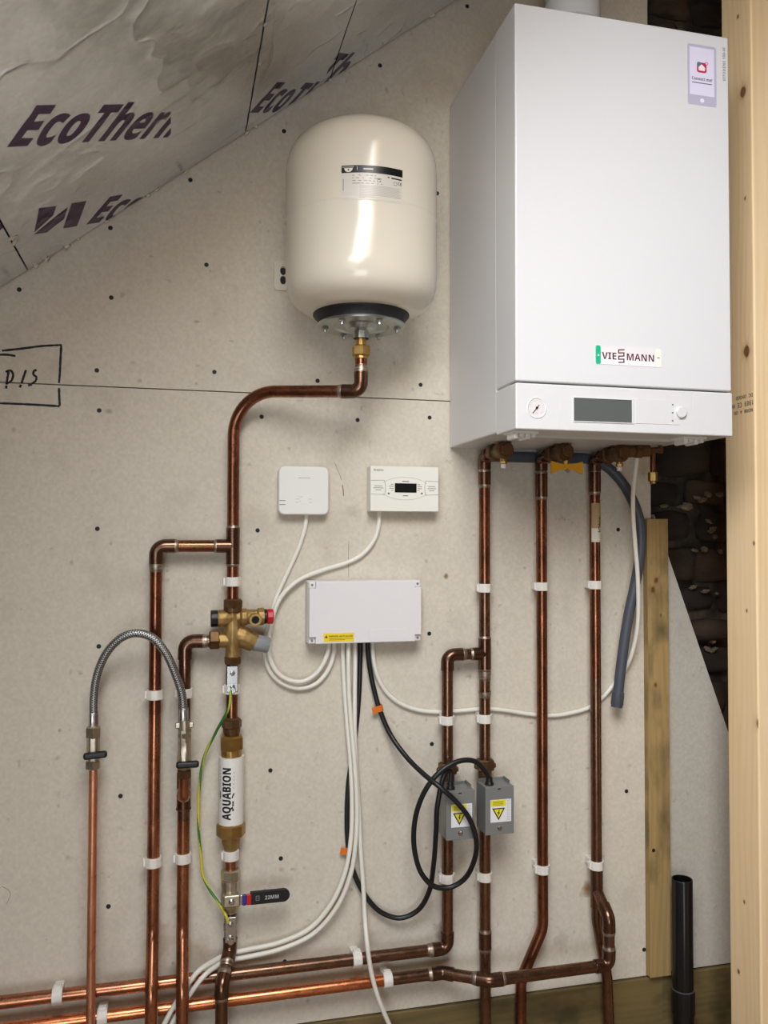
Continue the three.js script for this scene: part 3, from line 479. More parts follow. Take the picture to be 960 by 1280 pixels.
function tee(parent, at, along, out, r = R22, half = 0.03, reach = 0.026, tin = true) {
  const g = [sweep([at.clone().addScaledVector(along, -half), at.clone().addScaledVector(along, half)], r + 0.0016, 22), sweep([at, at.clone().addScaledVector(out, reach)], r + 0.0016, 22)];
  const t = part(parent, 'tee', g, M.fitting);
  if (tin) { solder(parent, at.clone().addScaledVector(along, half), along, r, 0.005); solder(parent, at.clone().addScaledVector(along, -half), along.clone().negate(), r, 0.005); solder(parent, at.clone().addScaledVector(out, reach), out, r, 0.005); }
  return t;
}
function coupling(parent, a, b, r = R22) { const d = b.clone().sub(a).normalize(); part(parent, 'coupling', sweep([a, b], r + 0.0016, 20), M.fitting); solder(parent, a, d.clone().negate(), r, 0.007); solder(parent, b, d, r, 0.007); }
const UP = V(0, 1, 0), DN = V(0, -1, 0), LEFT = V(-1, 0, 0), RIGHT = V(1, 0, 0), OUT = V(0, 0, 1);
// vessel pipe, with the branch that leaves its tee
{
  const g = thing('copper_pipe', 'tarnished copper pipe from the white vessel down to the brass valve block, with side branch', 'pipe');
  const top = V(TX, EYE_Y + 0.36, TZ), px447 = V(TX, yOf(447, 489, TZ), TZ), y2 = yOf(296, 489.5), c2 = V(X290, y2, ZP), bot = V(X290, yOf(290, 757), ZP);
  part(g, 'nipple', latheC([[0.009, 0], [0.009, -0.016], [0.0105, -0.017], [0.0105, -0.03], [0, -0.03]], V(TX, EYE_Y + 0.352, TZ), UP, 20), M.brass);
  part(g, 'compression_nut', [hex(V(TX, EYE_Y + 0.337, TZ), V(TX, EYE_Y + 0.318, TZ), 0.0165), rod(V(TX, EYE_Y + 0.32, TZ), V(TX, EYE_Y + 0.313, TZ), 0.0125)], M.brass);
  pipe(g, [V(TX, EYE_Y + 0.316, TZ), px447, c2, bot], R22, M.copperDark, [0.02, 0.078]);
  elbow(g, top, px447, c2, R22, 0.034, [1.4, 0.7]);
  const yt = yOf(291, 682.5), tp = V(X290, yt, ZP); tee(g, tp, UP, LEFT, R22, 0.033, 0.03);
  const cL = V(X1, yt, ZP), end = V(X1, LOWEST, ZO), k1 = V(X1, yOf(188, 1168), ZP), k2 = V(X1, yOf(187, 1225), ZO);
  pipe(g, [tp, cL, V(X1, yt - 0.3, ZP)], R22, M.copperDark, 0.02); pipe(g, [V(X1, yt - 0.3, ZP), k1, k2, end], R22, M.copperMid, 0.05);
  elbow(g, tp, cL, end.clone().setZ(ZP), R22, 0.032, [0.4, 1.6]);
  settle(g);
}
// pipe from the valve block's left outlet
const PRV = V(X290, yOf(289.5, 797), ZP + 0.012), PZ = PRV.z;
{
  const g = thing('copper_pipe', 'copper pipe from the brass valve block running down behind the braided filling hose', 'pipe');
  const a = V(xOf(266, 800, PZ), PRV.y - 0.004, PZ), c = V(X229, a.y, ZP + 0.004), k1 = V(X229, yOf(228, 1165), ZP), k2 = V(X229, yOf(227, 1222), ZO), e = V(X229, LOWEST, ZO);
  pipe(g, [a, c, V(X229, a.y - 0.32, ZP)], R22, M.copperBrown, 0.02); pipe(g, [V(X229, a.y - 0.32, ZP), k1, k2, e], R22, M.copperMid, 0.05);
  elbow(g, a, c, V(X229, 0, ZP), R22, 0.032, [1, 0]);
  const yt = yOf(229, 988); tee(g, V(X229, yt, ZP), UP, OUT, R22, 0.031, 0.03, false); part(g, 'socket_rim', sweep([V(X229, yt - 0.031, ZP), V(X229, yt - 0.0335, ZP)], R22 + 0.0024, 20), M.brassDull);
  settle(g);
}
// valve block to conditioner, conditioner to stopcock, stopcock down
{
  const g = thing('copper_pipe', 'short copper pipe between the brass valve block and the white-labelled conditioner', 'pipe');
  pipe(g, [V(X290, yOf(289, 826), ZP), V(X290, yOf(289, 902), ZP)], R22, M.copperDark); settle(g);
  const h = thing('copper_pipe', 'short copper pipe between the white-labelled conditioner and the black lever valve', 'pipe');
  pipe(h, [V(X290, yOf(287, 1058), ZP), V(X290, yOf(287, 1090), ZP)], R22, M.copperMid); settle(h);
  const k = thing('copper_pipe', 'dark stained copper pipe with offset bends below the black lever valve', 'pipe');
  const y0 = yOf(286, 1132), p0 = V(X290, y0, ZP), p1 = V(X290, yOf(286, 1187), ZP), xb = xOf(277, 1250, ZO), p2 = V(xb, yOf(280, 1232, ZO), ZO), p3 = V(xb, LOWEST, ZO);
  pipe(k, [p0, p1, p2, p3], R22, M.copperBrown, 0.025); elbow(k, p0, p1, p2, R22, 0.02, [0, 1]); elbow(k, p1, p2, p3, R22, 0.018, [1, 0.4]); settle(k);
}
// thin cold pipe on the left
{
  const g = thing('copper_pipe', 'thin bright copper pipe rising to the left end of the filling hose', 'pipe'), x = xOf(115.2, 1100, 0.06);
  pipe(g, [V(x, LOWEST, 0.06), V(x, yOf(117, 955, 0.06), 0.06)], R15, copper([226, 160, 126], [206, 138, 104], [232, 172, 138], 55, 0.85)); settle(g);
}
// pipes under the boiler
const YH1 = (yOf(20, 1250) + yOf(520, 1190.5)) / 2, YH2 = (yOf(20, 1283) + yOf(500, 1224)) / 2, ZB = 0.132, YV = yOf(632, 563, ZB);
{
  const g = thing('copper_pipe', 'copper pipe carrying both grey actuators, its branch turning along the wall foot', 'pipe');
  const t = V(X3, YV, ZP), ct = yOf(606, 817), bot = V(X3, LOWEST, ZP);
  pipe(g, [V(X3, YV, ZB - 0.01), t, V(X3, YV - 0.25, ZP)], R22, M.copperDark, 0.022); pipe(g, [V(X3, YV - 0.25, ZP), bot], R22, M.copperBrown);
  elbow(g, V(X3, YV, ZB), t, bot, R22, 0.028, [0, 0]); coupling(g, V(X3, yOf(605, 606), ZP), V(X3, yOf(605, 590), ZP));
  tee(g, V(X3, ct, ZP), UP, LEFT, R22, 0.03, 0.026); solder(g, V(X3, ct - 0.035, ZP), DN, R22, 0.018); solder(g, V(X3, ct - 0.075, ZP), DN, R22, 0.012);
  const c = V(X2, ct, ZP), d = V(X2, YH1, ZP), e = V(-1.05, YH1, ZP), joint = V(X2 - 0.46, YH1, ZP);
  pipe(g, [V(X3, ct, ZP), c, d, joint], R22, M.copperBrown, 0.02); pipe(g, [joint, e], R22, M.copperMid);
  elbow(g, V(X3, ct, ZP), c, d, R22, 0.03, [0.6, 0]); elbow(g, c, d, e, R22, 0.03, [0, 1.2]);
  coupling(g, V(X3, yOf(605, 1185), ZP), V(X3, yOf(605, 1165), ZP)); settle(g);
}
{
  const g = thing('copper_pipe', 'copper pipe below the yellow gas tap, bending left near its foot', 'pipe');
  const t = V(X4, YV, ZP), a = V(X4, yOf(678, 1160), ZP), b = V(xOf(653, 1228), yOf(653, 1228), ZP - 0.008), c = V(xOf(650, 1290, ZP - 0.008), LOWEST, ZP - 0.008);
  pipe(g, [V(X4, YV, ZB - 0.01), t, a, b, c], R22, M.copperDark, [0.022, 0.06, 0.06]);
  elbow(g, V(X4, YV, ZB), t, a, R22, 0.028, [0, 0]); coupling(g, V(X4, yOf(677, 621), ZP), V(X4, yOf(677, 592), ZP)); settle(g);
}
{
  const g = thing('copper_pipe', 'copper pipe with a paper tag, looped low down into the lowest horizontal run', 'pipe');
  const t = V(X5, YV, ZP), yt = yOf(745, 1112), a = V(X5, yOf(745, 1150), ZP), b = V(X5 + 0.022, yOf(757, 1222), ZP), c = V(X5 + 0.034, LOWEST, ZP);
  pipe(g, [V(X5, YV, ZB - 0.01), t, V(X5, YV - 0.45, ZP)], R22, M.copperDark, 0.022); pipe(g, [V(X5, YV - 0.45, ZP), a, b, c], R22, M.copperBrown, 0.08);
  elbow(g, V(X5, YV, ZB), t, a, R22, 0.028, [0, 0]); coupling(g, V(X5, yOf(743, 615), ZP), V(X5, yOf(743, 590), ZP));
  part(g, 'tee', [sweep([V(X5, yt + 0.045, ZP), V(X5, yt - 0.035, ZP)], R22 + 0.0016, 20)], M.fitting); solder(g, V(X5, yt + 0.045, ZP), UP, R22, 0.004);
  const s0 = V(X5, yt, ZP), s1 = V(X5, yt - 0.035, ZO), s2 = V(X5, YH2, ZO), s3 = V(xOf(612, 1238, ZO), YH2, ZO), s4 = V(xOf(553, 1222), YH2, ZP), s5 = V(-1.05, YH2, ZP), j = V(X3 - 0.2, YH2, ZP);
  pipe(g, [s0, s1, s2, s3], R22, M.copperBrown, 0.02); pipe(g, [s3, s4, j], R22, M.copperBrown, 0.02); pipe(g, [j, s5], R22, M.copperBright);
  elbow(g, s0, s1, s2, R22, 0.026, [0, 0.5]); elbow(g, s1, s2, s3, R22, 0.03, [0.5, 0]); elbow(g, s2, s3, s4, R22, 0.024, [0.3, 0.8]); elbow(g, s3, s4, s5, R22, 0.022, [0, 0.4]);
  const tag = canvasTexture(256, 512, (q, w, h) => { q.fillStyle = '#ddd8cc'; q.fillRect(0, 0, w, h); q.fillStyle = '#b29a70'; q.fillRect(0, 0, w, 330); q.strokeStyle = '#17120f'; q.lineWidth = 13; q.beginPath(); q.moveTo(140, 380); q.lineTo(206, 372); q.moveTo(196, 360); q.quadraticCurveTo(120, 330, 170, 310); q.quadraticCurveTo(230, 300, 160, 280); q.lineTo(220, 262); q.quadraticCurveTo(120, 240, 200, 220); q.lineTo(170, 200); q.quadraticCurveTo(240, 190, 180, 166); q.stroke(); });
  const ta = yOf(745, 629), tb = yOf(745, 677.5); part(g, 'paper_tag', new THREE.CylinderGeometry(R22 + 0.0006, R22 + 0.0006, ta - tb, 24, 1, true, -1.1, 2.2).translate(X5, (ta + tb) / 2, ZP), std({ map: tag, roughness: 0.7, side: THREE.DoubleSide }), 'tan and white paper tag with handwriting');
  settle(g);
}
// ---------------------------------------------------------------- valves under the boiler
function boilerValve(x, label, kind) {
  const v = thing('isolating_valve', label, 'valve'), y = YV, z = ZB;
  part(v, 'body', [latheC([[0, -0.034], [0.011, -0.034], [0.013, -0.03], [0.0135, -0.012], [0.017, -0.006], [0.0175, 0.012], [0.014, 0.018], [0, 0.018]], V(x, y, z), OUT, 24), rod(V(x, y, z), V(x, BY0 + 0.0115, z), 0.011, 18)], M.brassDull);
  part(v, 'union_nut', hex(V(x, y, z - 0.05), V(x, y, z - 0.03), 0.0178), M.brassDull);
  part(v, 'upper_nut', hex(V(x, y + 0.012, z), V(x, y + 0.028, z), 0.0168), M.brassDull);
  part(v, 'bonnet', hex(V(x, y, z + 0.016), V(x, y, z + 0.026), 0.0125), M.brassDull);
  if (kind === 'gas') { const h = plate([[-0.032, 0.012], [-0.012, 0.007], [0.012, 0.007], [0.032, 0.012], [0.032, -0.012], [0.014, -0.004], [-0.014, -0.004], [-0.032, -0.012]], 0, 0.007).translate(x + 0.004, y - 0.031, z + 0.006); part(v, 'handle', h, M.yellowHandle, 'yellow wing handle'); part(v, 'stem', rod(V(x + 0.004, y - 0.012, z + 0.006), V(x + 0.004, y - 0.028, z + 0.006), 0.006, 14), M.brass); part(v, 'screw', rod(V(x + 0.004, y - 0.034, z + 0.008), V(x + 0.004, y - 0.038, z + 0.016), 0.0035, 12), M.zinc); }
  else { part(v, 'drain_cock', [rod(V(x, y - 0.008, z + 0.004), V(x, y - 0.022, z + 0.004), 0.0062, 14), hex(V(x, y - 0.02, z + 0.004), V(x, y - 0.026, z + 0.004), 0.0072)], M.brass); part(v, 'drain_cap', rod(V(x, y - 0.026, z + 0.004), V(x, y - 0.034, z + 0.004), 0.0048, 12), M.plasticIvory); }
  return v;
}
settle(boilerValve(X3, 'dull brass isolating valve with small drain tip above the boiler\'s first pipe'));
settle(boilerValve(X4, 'brass gas valve with yellow wing handle under the boiler', 'gas'));
{
  const v = boilerValve(X5, 'brass filling valve assembly with knurled spindle beside the boiler\'s white flex');
  const y = YV, a = V(X5 + 0.012, y + 0.004, ZB + 0.004), b = V(X5 + 0.06, y + 0.006, ZB + 0.012);
  part(v, 'side_body', [rod(a, b, 0.012, 18), hex(V(X5 + 0.03, y + 0.006, ZB + 0.008), V(X5 + 0.044, y + 0.006, ZB + 0.01), 0.0165)], M.brassDull); part(v, 'spindle', [rod(b, b.clone().add(V(0.012, 0.001, 0.014)), 0.006, 12), rod(b.clone().add(V(0.012, 0.001, 0.014)), b.clone().add(V(0.016, 0.001, 0.019)), 0.008, 12)], M.brassDull); settle(v);
}
{ // hanging tail by the board edge
  const v = thing('copper_tail', 'short copper tail with brass nut hanging past the board edge under the boiler', 'pipe'), a = W(816, 557, 0.1), b = W(816, 590, 0.1);
  pipe(v, [a.clone().setY(BY0 + 0.012), b], 0.0055, M.copperDark); part(v, 'cap_nut', [hex(b, b.clone().add(V(0, -0.019, 0)), 0.0095), rod(b.clone().add(V(0, -0.017, 0)), b.clone().add(V(0, -0.024, 0)), 0.006, 12)], M.brass); settle(v);
}
// ---------------------------------------------------------------- brass valve block
{
  const g = thing('pressure_valve_block', 'brass multi-way pressure valve block with red, black and grey caps', 'valve'), z = PZ, P = (x, y) => W(x, y, z);
  const cx = X290, yt = P(290, 765).y, yb = P(290, 826).y;
  part(g, 'top_nut', [hex(V(cx, P(290, 760).y, z), V(cx, P(290, 749).y, z), 0.0188), rod(V(cx, yt, z), V(cx, P(290, 758).y, z), 0.0165, 24)], M.brassDull);
  part(g, 'body', [latheC([[0, 0], [0.0125, 0], [0.0135, 0.012], [0.0125, 0.02], [0.0165, 0.034], [0.018, 0.05], [0.015, 0.062], [0.0118, 0.075], [0.0118, yt - yb], [0, yt - yb]], V(cx, yb, z), UP, 28)], M.brassCast);
  const yl = P(275, 773).y; part(g, 'check_arm', [latheC([[0, 0], [0.0125, 0], [0.0135, 0.006], [0.0155, 0.01], [0.0155, 0.026], [0.0142, 0.028]], V(cx, yl, z), LEFT, 26)], M.brassCast);
  part(g, 'check_cap', rod(V(cx - 0.027, yl, z), V(cx - 0.0395, yl, z), 0.0152, 24), M.black, 'black plug cap');
  const yr = P(312, 771).y; part(g, 'relief_arm', [latheC([[0, 0], [0.0125, 0.006], [0.0125, 0.012], [0.0155, 0.016], [0.0155, 0.024], [0.0135, 0.027], [0.0135, 0.043], [0.0158, 0.046], [0.0158, 0.056], [0, 0.056]], V(cx, yr, z), RIGHT, 26).translate(0, 0, 0), latheC([[0.007, 0.026], [0.0112, 0.026], [0.0116, 0.024], [0.0116, 0.0], [0, 0]], V(P(319, 773).x - 0.002, P(319, 773).y, z + 0.002), OUT, 20), latheC([[0.0072, 0.026], [0.007, 0.014], [0, 0.014]], V(P(319, 773).x - 0.002, P(319, 773).y, z + 0.002), OUT, 20)], M.brassCast);
  part(g, 'relief_hole', latheC([[0, 0.0255], [0.0071, 0.0255], [0.0071, 0.0253]], V(P(319, 773).x - 0.002, P(319, 773).y, z + 0.002), OUT, 20), M.hole);
  part(g, 'relief_ring', rod(V(cx + 0.056, yr, z), V(cx + 0.0615, yr, z), 0.0136, 24), M.black); part(g, 'relief_cap', hex(V(cx + 0.0615, yr, z), V(cx + 0.0735, yr, z), 0.0142, 10), M.red, 'red relief cap');
  const a = P(294, 791), b = P(318, 803.5), d = b.clone().sub(a).normalize(), L = a.distanceTo(b);
  part(g, 'pressure_arm', [latheC([[0, -0.006], [0.014, -0.006], [0.0155, 0.002], [0.0185, 0.008], [0.0192, 0.018], [0.0185, L * 0.72], [0.0172, L], [0, L]], a, d, 28)], M.brassCast);
  part(g, 'pressure_cap', [latheC([[0, 0], [0.0152, 0], [0.0156, 0.004], [0.0146, 0.029], [0.0134, 0.031], [0, 0.031]], b.clone().addScaledVector(d, -0.004), d.clone().add(V(0.25, 0.2, 0)).normalize(), 24)], M.greyPlastic, 'grey adjusting cap');
  const yi = P(268, 800).y; part(g, 'inlet_nut', [hex(V(cx - 0.0235, yi, z), V(cx - 0.042, yi, z), 0.0178)], M.brassDull); part(g, 'inlet_arm', [rod(V(cx, yi, z), V(cx - 0.026, yi, z), 0.0145, 22)], M.brassCast);
  part(g, 'bottom_nut', [hex(V(cx, yb + 0.008, z), V(cx, yb - 0.006, z), 0.0165)], M.brassDull); settle(g);
}
// ---------------------------------------------------------------- earth clamps and wire
const CZ = ZP + R22;
function earthClamp(y0, y1, label) {
  const g = thing('earth_clamp', label, 'clamp'), x = X290, w = 0.0098, mid = (y0 + y1) / 2;
  part(g, 'strap', [latheC([[R22 + 0.0003, -0.005], [R22 + 0.0014, -0.005], [R22 + 0.0014, 0.005], [R22 + 0.0003, 0.005]], V(x, mid, ZP), UP, 28)], M.zinc);
  part(g, 'plate', box(x - w, x + w, y0, y1, CZ + 0.0005, CZ + 0.0035, 0.0012), M.steel);
  for (const k of [0.28, 0.8]) { const y = y1 + (y0 - y1) * k; part(g, 'screw', [latheC([[0, 0.0035], [0.002, 0.0035], [0.0045, 0.002], [0.0048, 0], [0, 0]], V(x, y, CZ + 0.0035), OUT, 16)], M.steel); }
  part(g, 'nut', [hex(V(x, y0 + 0.004, CZ + 0.003), V(x, y0 + 0.004, CZ + 0.009), 0.0062)], M.steel);
  return settle(g);
}
earthClamp(yOf(289, 865, CZ), yOf(289, 832, CZ), 'silver earth clamp on the pipe just under the brass valve block');
earthClamp(yOf(286, 1178, CZ), yOf(286, 1146, CZ), 'silver earth clamp on the dark pipe under the black lever valve');
{
  const stripe = pixels(16, 64, (u, v) => ((u + v * 1) % 1) < 0.34 ? [58, 120, 50] : [206, 196, 62]); stripe.repeat.set(1, 9);
  const stripeG = pixels(16, 64, (u, v) => ((u + v * 1) % 1) < 0.34 ? [170, 178, 60] : [44, 112, 46]); stripeG.repeat.set(1, 9);
  const pts = smooth(px3([[289, 860, CZ + 0.006], [286, 884, CZ + 0.012], [270, 915, 0.04], [255, 947, 0.03], [249, 985, 0.026], [248, 1030, 0.022], [251, 1070, 0.02], [254, 1095, 0.02], [262, 1112, 0.024], [274, 1130, 0.036], [283, 1146, CZ + 0.008], [285, 1153, CZ + 0.006]]), 110), n = 36;
  const g = thing('earth_wire', 'green and yellow earth wire joining the two silver clamps beside the conditioner', 'wire');
  part(g, 'sheath', sweep(pts.slice(0, n + 1), 0.0026, 10), std({ map: stripeG, roughness: 0.45 })); part(g, 'sheath', sweep(pts.slice(n), 0.0026, 10), std({ map: stripe, roughness: 0.45 })); settle(g);
}
// ---------------------------------------------------------------- water conditioner
{
  const g = thing('water_conditioner', 'brass inline water conditioner with white lettered sleeve', 'conditioner'), x = X290, z = ZP, Y = (p) => yOf(288, p);
  part(g, 'top_nut', [hex(V(x, Y(910), z), V(x, Y(899), z), 0.0182, 8), lathe([[0.0165, 0], [0.0115, 0.004]].map((q) => q), V(x, Y(899), z), UP, 20), latheC([[0.0125, 0], [0.0155, 0.008], [0.016, Y(909) - Y(920)]], V(x, Y(920), z), UP, 24)], M.brassDull);
  part(g, 'top_hex', [hex(V(x, Y(937), z), V(x, Y(919), z), 0.0225), rod(V(x, Y(946), z), V(x, Y(936), z), 0.0185, 28)], M.brass);
  const t = canvasTexture(1024, 640, (q, w, h) => { q.fillStyle = '#e6e3de'; q.fillRect(0, 0, w, h); q.save(); q.translate(w / 2 - 44, h / 2 + 10); q.rotate(-Math.PI / 2); q.fillStyle = '#17181c'; q.textAlign = 'center'; q.textBaseline = 'middle'; q.font = 'bold 158px sans-serif'; q.fillText('AQUABION', 0, 0, 500); q.strokeStyle = '#17181c'; q.lineWidth = 5; q.strokeText('AQUABION', 0, 0, 500); q.font = 'bold 40px sans-serif'; q.fillStyle = '#22252c'; q.restore();
    q.fillStyle = '#22242a'; for (const [y, l] of [[470, 26], [430, 18], [402, 26]]) q.fillRect(w / 2 + 32, y, 20, l); q.strokeStyle = '#22242a'; q.lineWidth = 16; q.beginPath(); q.moveTo(w / 2 + 30, 372); q.quadraticCurveTo(w / 2 + 44, 330, w / 2 + 60, 330); q.stroke(); q.fillStyle = '#9a9aa0'; for (let y = 120; y < 300; y += 36) q.fillRect(w / 2 + 46, y, 8, 20);
    q.fillStyle = '#7a8a78'; q.beginPath(); q.ellipse(w / 2 - 150, 350, 18, 40, 0, 0, 7); q.fill(); q.fillStyle = '#9a9aa0'; for (let y = 80; y < 280; y += 30) q.fillRect(w / 2 - 152, y, 9, 16); });
  const y0 = Y(1028), y1 = Y(945); part(g, 'sleeve', new THREE.CylinderGeometry(0.0226, 0.0226, y1 - y0, 40, 1, false).rotateY(Math.PI - 0.17).translate(x, (y0 + y1) / 2, z), std({ map: t, roughness: 0.35 }), 'white lettered sleeve');
  part(g, 'bottom_hex', [hex(V(x, Y(1045), z), V(x, Y(1027.5), z), 0.0262, 8)], M.brass);
  part(g, 'taper', latheC([[0.0115, 0], [0.0135, 0.006], [0.0165, 0.014], [0.0172, Y(1044) - Y(1062)]], V(x, Y(1062), z), UP, 28), M.brassCast); settle(g);
}
// ---------------------------------------------------------------- lever stopcock
{
  const g = thing('lever_ball_valve', 'nickel-plated ball valve with a black 22MM lever handle', 'valve'), x = X290, z = ZP, Y = (p) => yOf(287, p), yc = Y(1120);
  part(g, 'top_nut', hex(V(x, Y(1099), z), V(x, Y(1086), z), 0.0178, 8), M.nickel);
  part(g, 'body', latheC([[0.0125, 0], [0.014, 0.002], [0.0168, 0.014], [0.0175, 0.03], [0.0165, 0.042], [0.0172, 0.05], [0.0172, 0.058], [0.013, Y(1098) - Y(1140)]], V(x, Y(1140), z), UP, 28), M.nickel);
  part(g, 'bonnet', [box(x - 0.014, x + 0.016, yc - 0.011, yc + 0.011, z + 0.008, z + 0.026, 0.003)], M.nickel); part(g, 'screw', latheC([[0, 0.004], [0.003, 0.004], [0.0052, 0.002], [0.0056, 0], [0, 0]], V(x + 0.0005, yc, z + 0.026), OUT, 16), M.steel);
  part(g, 'lever', [box(x + 0.008, x + 0.036, yc - 0.0085, yc + 0.0085, z + 0.021, z + 0.0235, 0.001)], M.steel);
  const zz = z + 0.0245; part(g, 'red_band', box(x + 0.027, x + 0.036, yc - 0.0098, yc + 0.0098, z + 0.0195, zz + 0.0008, 0.002), M.red); part(g, 'blue_band', box(x + 0.0195, x + 0.027, yc - 0.0098, yc + 0.0098, z + 0.0195, zz + 0.0008, 0.002), M.blue);
  const e = new THREE.Shape(); const hx0 = x + 0.035, hx1 = x + 0.104, hh = 0.0105; e.moveTo(hx0, yc - hh); e.lineTo(hx1 - hh, yc - hh); e.absarc(hx1 - hh, yc, hh, -Math.PI / 2, Math.PI / 2, false); e.lineTo(hx0, yc + hh);
  const grip = part(g, 'grip', new THREE.ExtrudeGeometry(e, { depth: 0.004, bevelEnabled: true, bevelSize: 0.0012, bevelThickness: 0.0012, bevelSegments: 2, curveSegments: 12 }).translate(0, 0.0015, z + 0.0195), M.black);
  const t = canvasTexture(256, 72, (q, w, h) => { q.fillStyle = '#101112'; q.fillRect(0, 0, w, h); q.fillStyle = '#b9b9bd'; q.font = 'bold 42px sans-serif'; q.textBaseline = 'middle'; q.fillText('22MM', 98, 38); q.strokeStyle = '#8a8a90'; q.lineWidth = 4; q.strokeRect(24, 18, 26, 36); q.beginPath(); q.moveTo(30, 36); q.lineTo(46, 36); q.stroke(); });
  part(grip, 'lettering', new THREE.PlaneGeometry(0.054, 0.0155).translate(hx0 + 0.031, yc + 0.0015, z + 0.0195 + 0.0054), std({ map: t, roughness: 0.45 })); settle(g);
}
// ---------------------------------------------------------------- filling loop: hose and two small valves
{
  const z = 0.06, zr = 0.078, xl = xOf(116.5, 930, z);
  const loop = thing('braided_hose', 'braided steel filling hose arching between the two small valves', 'hose');
  const pts = smooth(px3([[117, 902, z], [117.5, 870, z], [122, 842, z + 0.004], [134, 815, z + 0.012], [152, 797, 0.08], [170, 791.5, 0.084], [190, 797, 0.086], [207, 816, 0.086], [219, 842, 0.084], [227.5, 868, 0.08], [229.6, 896, zr]]), 120);
  part(loop, 'braid', sweep(pts, 0.0072, 16), M.braid);
  const e = pts[pts.length - 1], ferr = (p) => latheC([[0, 0], [0.0085, 0], [0.0088, 0.004], [0.0082, 0.02], [0.0074, 0.022]], p, UP, 20); part(loop, 'ferrule', ferr(V(pts[0].x, pts[0].y - 0.006, z)), M.steel); part(loop, 'ferrule', ferr(V(e.x, e.y - 0.006, zr)), M.steel); settle(loop);
  const a = thing('filling_valve', 'small nickel valve with black lever on top of the thin copper pipe', 'valve'), x = pts[0].x, Y = (p) => yOf(117, p, z);
  part(a, 'hose_nut', hex(V(x, Y(922), z), V(x, Y(908), z), 0.0135), M.nickel); part(a, 'collar', rod(V(x, Y(909), z), V(x, Y(903), z), 0.0085, 16), M.nickel);
  part(a, 'body', latheC([[0.0105, 0], [0.0112, 0.004], [0.0112, Y(920) - Y(952)]], V(x, Y(952), z), UP, 22), M.nickel);
  part(a, 'lever', box(x - 0.015, x + 0.024, Y(946), Y(938), z + 0.006, z + 0.02, 0.004).applyMatrix4(new THREE.Matrix4().makeTranslation(x, Y(942), 0).multiply(new THREE.Matrix4().makeRotationZ(0.06)).multiply(new THREE.Matrix4().makeTranslation(-x, -Y(942), 0))), M.black, 'black lever'); part(a, 'pipe_nut', hex(V(x, Y(961), z), V(x, Y(950), z), 0.0132), M.nickel); settle(a);
  const b = thing('filling_valve', 'small nickel check valve with black lever beside the earth wire', 'valve'), xb = X229, Z = zr, Q = (p) => yOf(229, p, Z);
  part(b, 'wing_nut', [rod(V(xb, Q(914), Z), V(xb, Q(900), Z), 0.0098, 20), box(xb - 0.016, xb + 0.016, Q(910), Q(903), Z - 0.003, Z + 0.004, 0.002).clone()], M.nickel); part(b, 'body', latheC([[0.0095, 0], [0.0118, 0.006], [0.0125, 0.02], [0.0108, 0.036], [0.0105, 0.046], [0.0112, 0.05], [0.0112, Q(912) - Q(962)]], V(xb, Q(962), Z), UP, 24), M.nickel);
  part(b, 'body_hex', hex(V(xb, Q(922), Z), V(xb, Q(915), Z), 0.0128), M.nickel); part(b, 'lever', box(xb - 0.014, xb + 0.025, Q(957.5), Q(949.5), Z + 0.006, Z + 0.02, 0.004), M.black, 'black lever');
  part(b, 'outlet_nut', hex(V(xb, Q(972), Z), V(xb, Q(962), Z), 0.0135), M.brassDull); const yt = yOf(229, 988); part(b, 'outlet', sweep(subdivide(fillet([V(xb, Q(970), Z), V(xb, yt, Z - 0.004), V(X229, yt, ZP + 0.028)], 0.008), 0.02), 0.0098, 18), M.copperMid); settle(b);
}
// ---------------------------------------------------------------- pipe clips
function clip(at, dir, r, label, group) {   // dir: along the pipe
  const g = thing('pipe_clip', label, 'clip', group), w = 0.0085, R = r + 0.0038, L = at.z - r * 0.4, horiz = Math.abs(dir.x) > 0.5;
  part(g, 'ring', latheC([[r + 0.0003, -w], [R - 0.0006, -w], [R, -w + 0.0008], [R, w - 0.0008], [R - 0.0006, w], [r + 0.0003, w], [r + 0.0003, -w]], at, dir, 26), M.clip);
  const s = r * 0.72; part(g, 'base', horiz ? [box(at.x - w * 0.9, at.x + w * 0.9, at.y - s, at.y + s, 0, L - r * 0.45, 0.0015)] : [box(at.x - s, at.x + s, at.y - w * 0.9, at.y + w * 0.9, 0, L - r * 0.45, 0.0015)], M.clip);
  part(g, 'latch', horiz ? box(at.x - w * 0.8, at.x + w * 0.8, at.y + R - 0.002, at.y + R + 0.0028, at.z - 0.006, at.z + 0.004, 0.001) : box(at.x - R - 0.0028, at.x - R + 0.002, at.y - w * 0.8, at.y + w * 0.8, at.z - 0.006, at.z + 0.004, 0.001), M.clip);
  return settle(g);
}
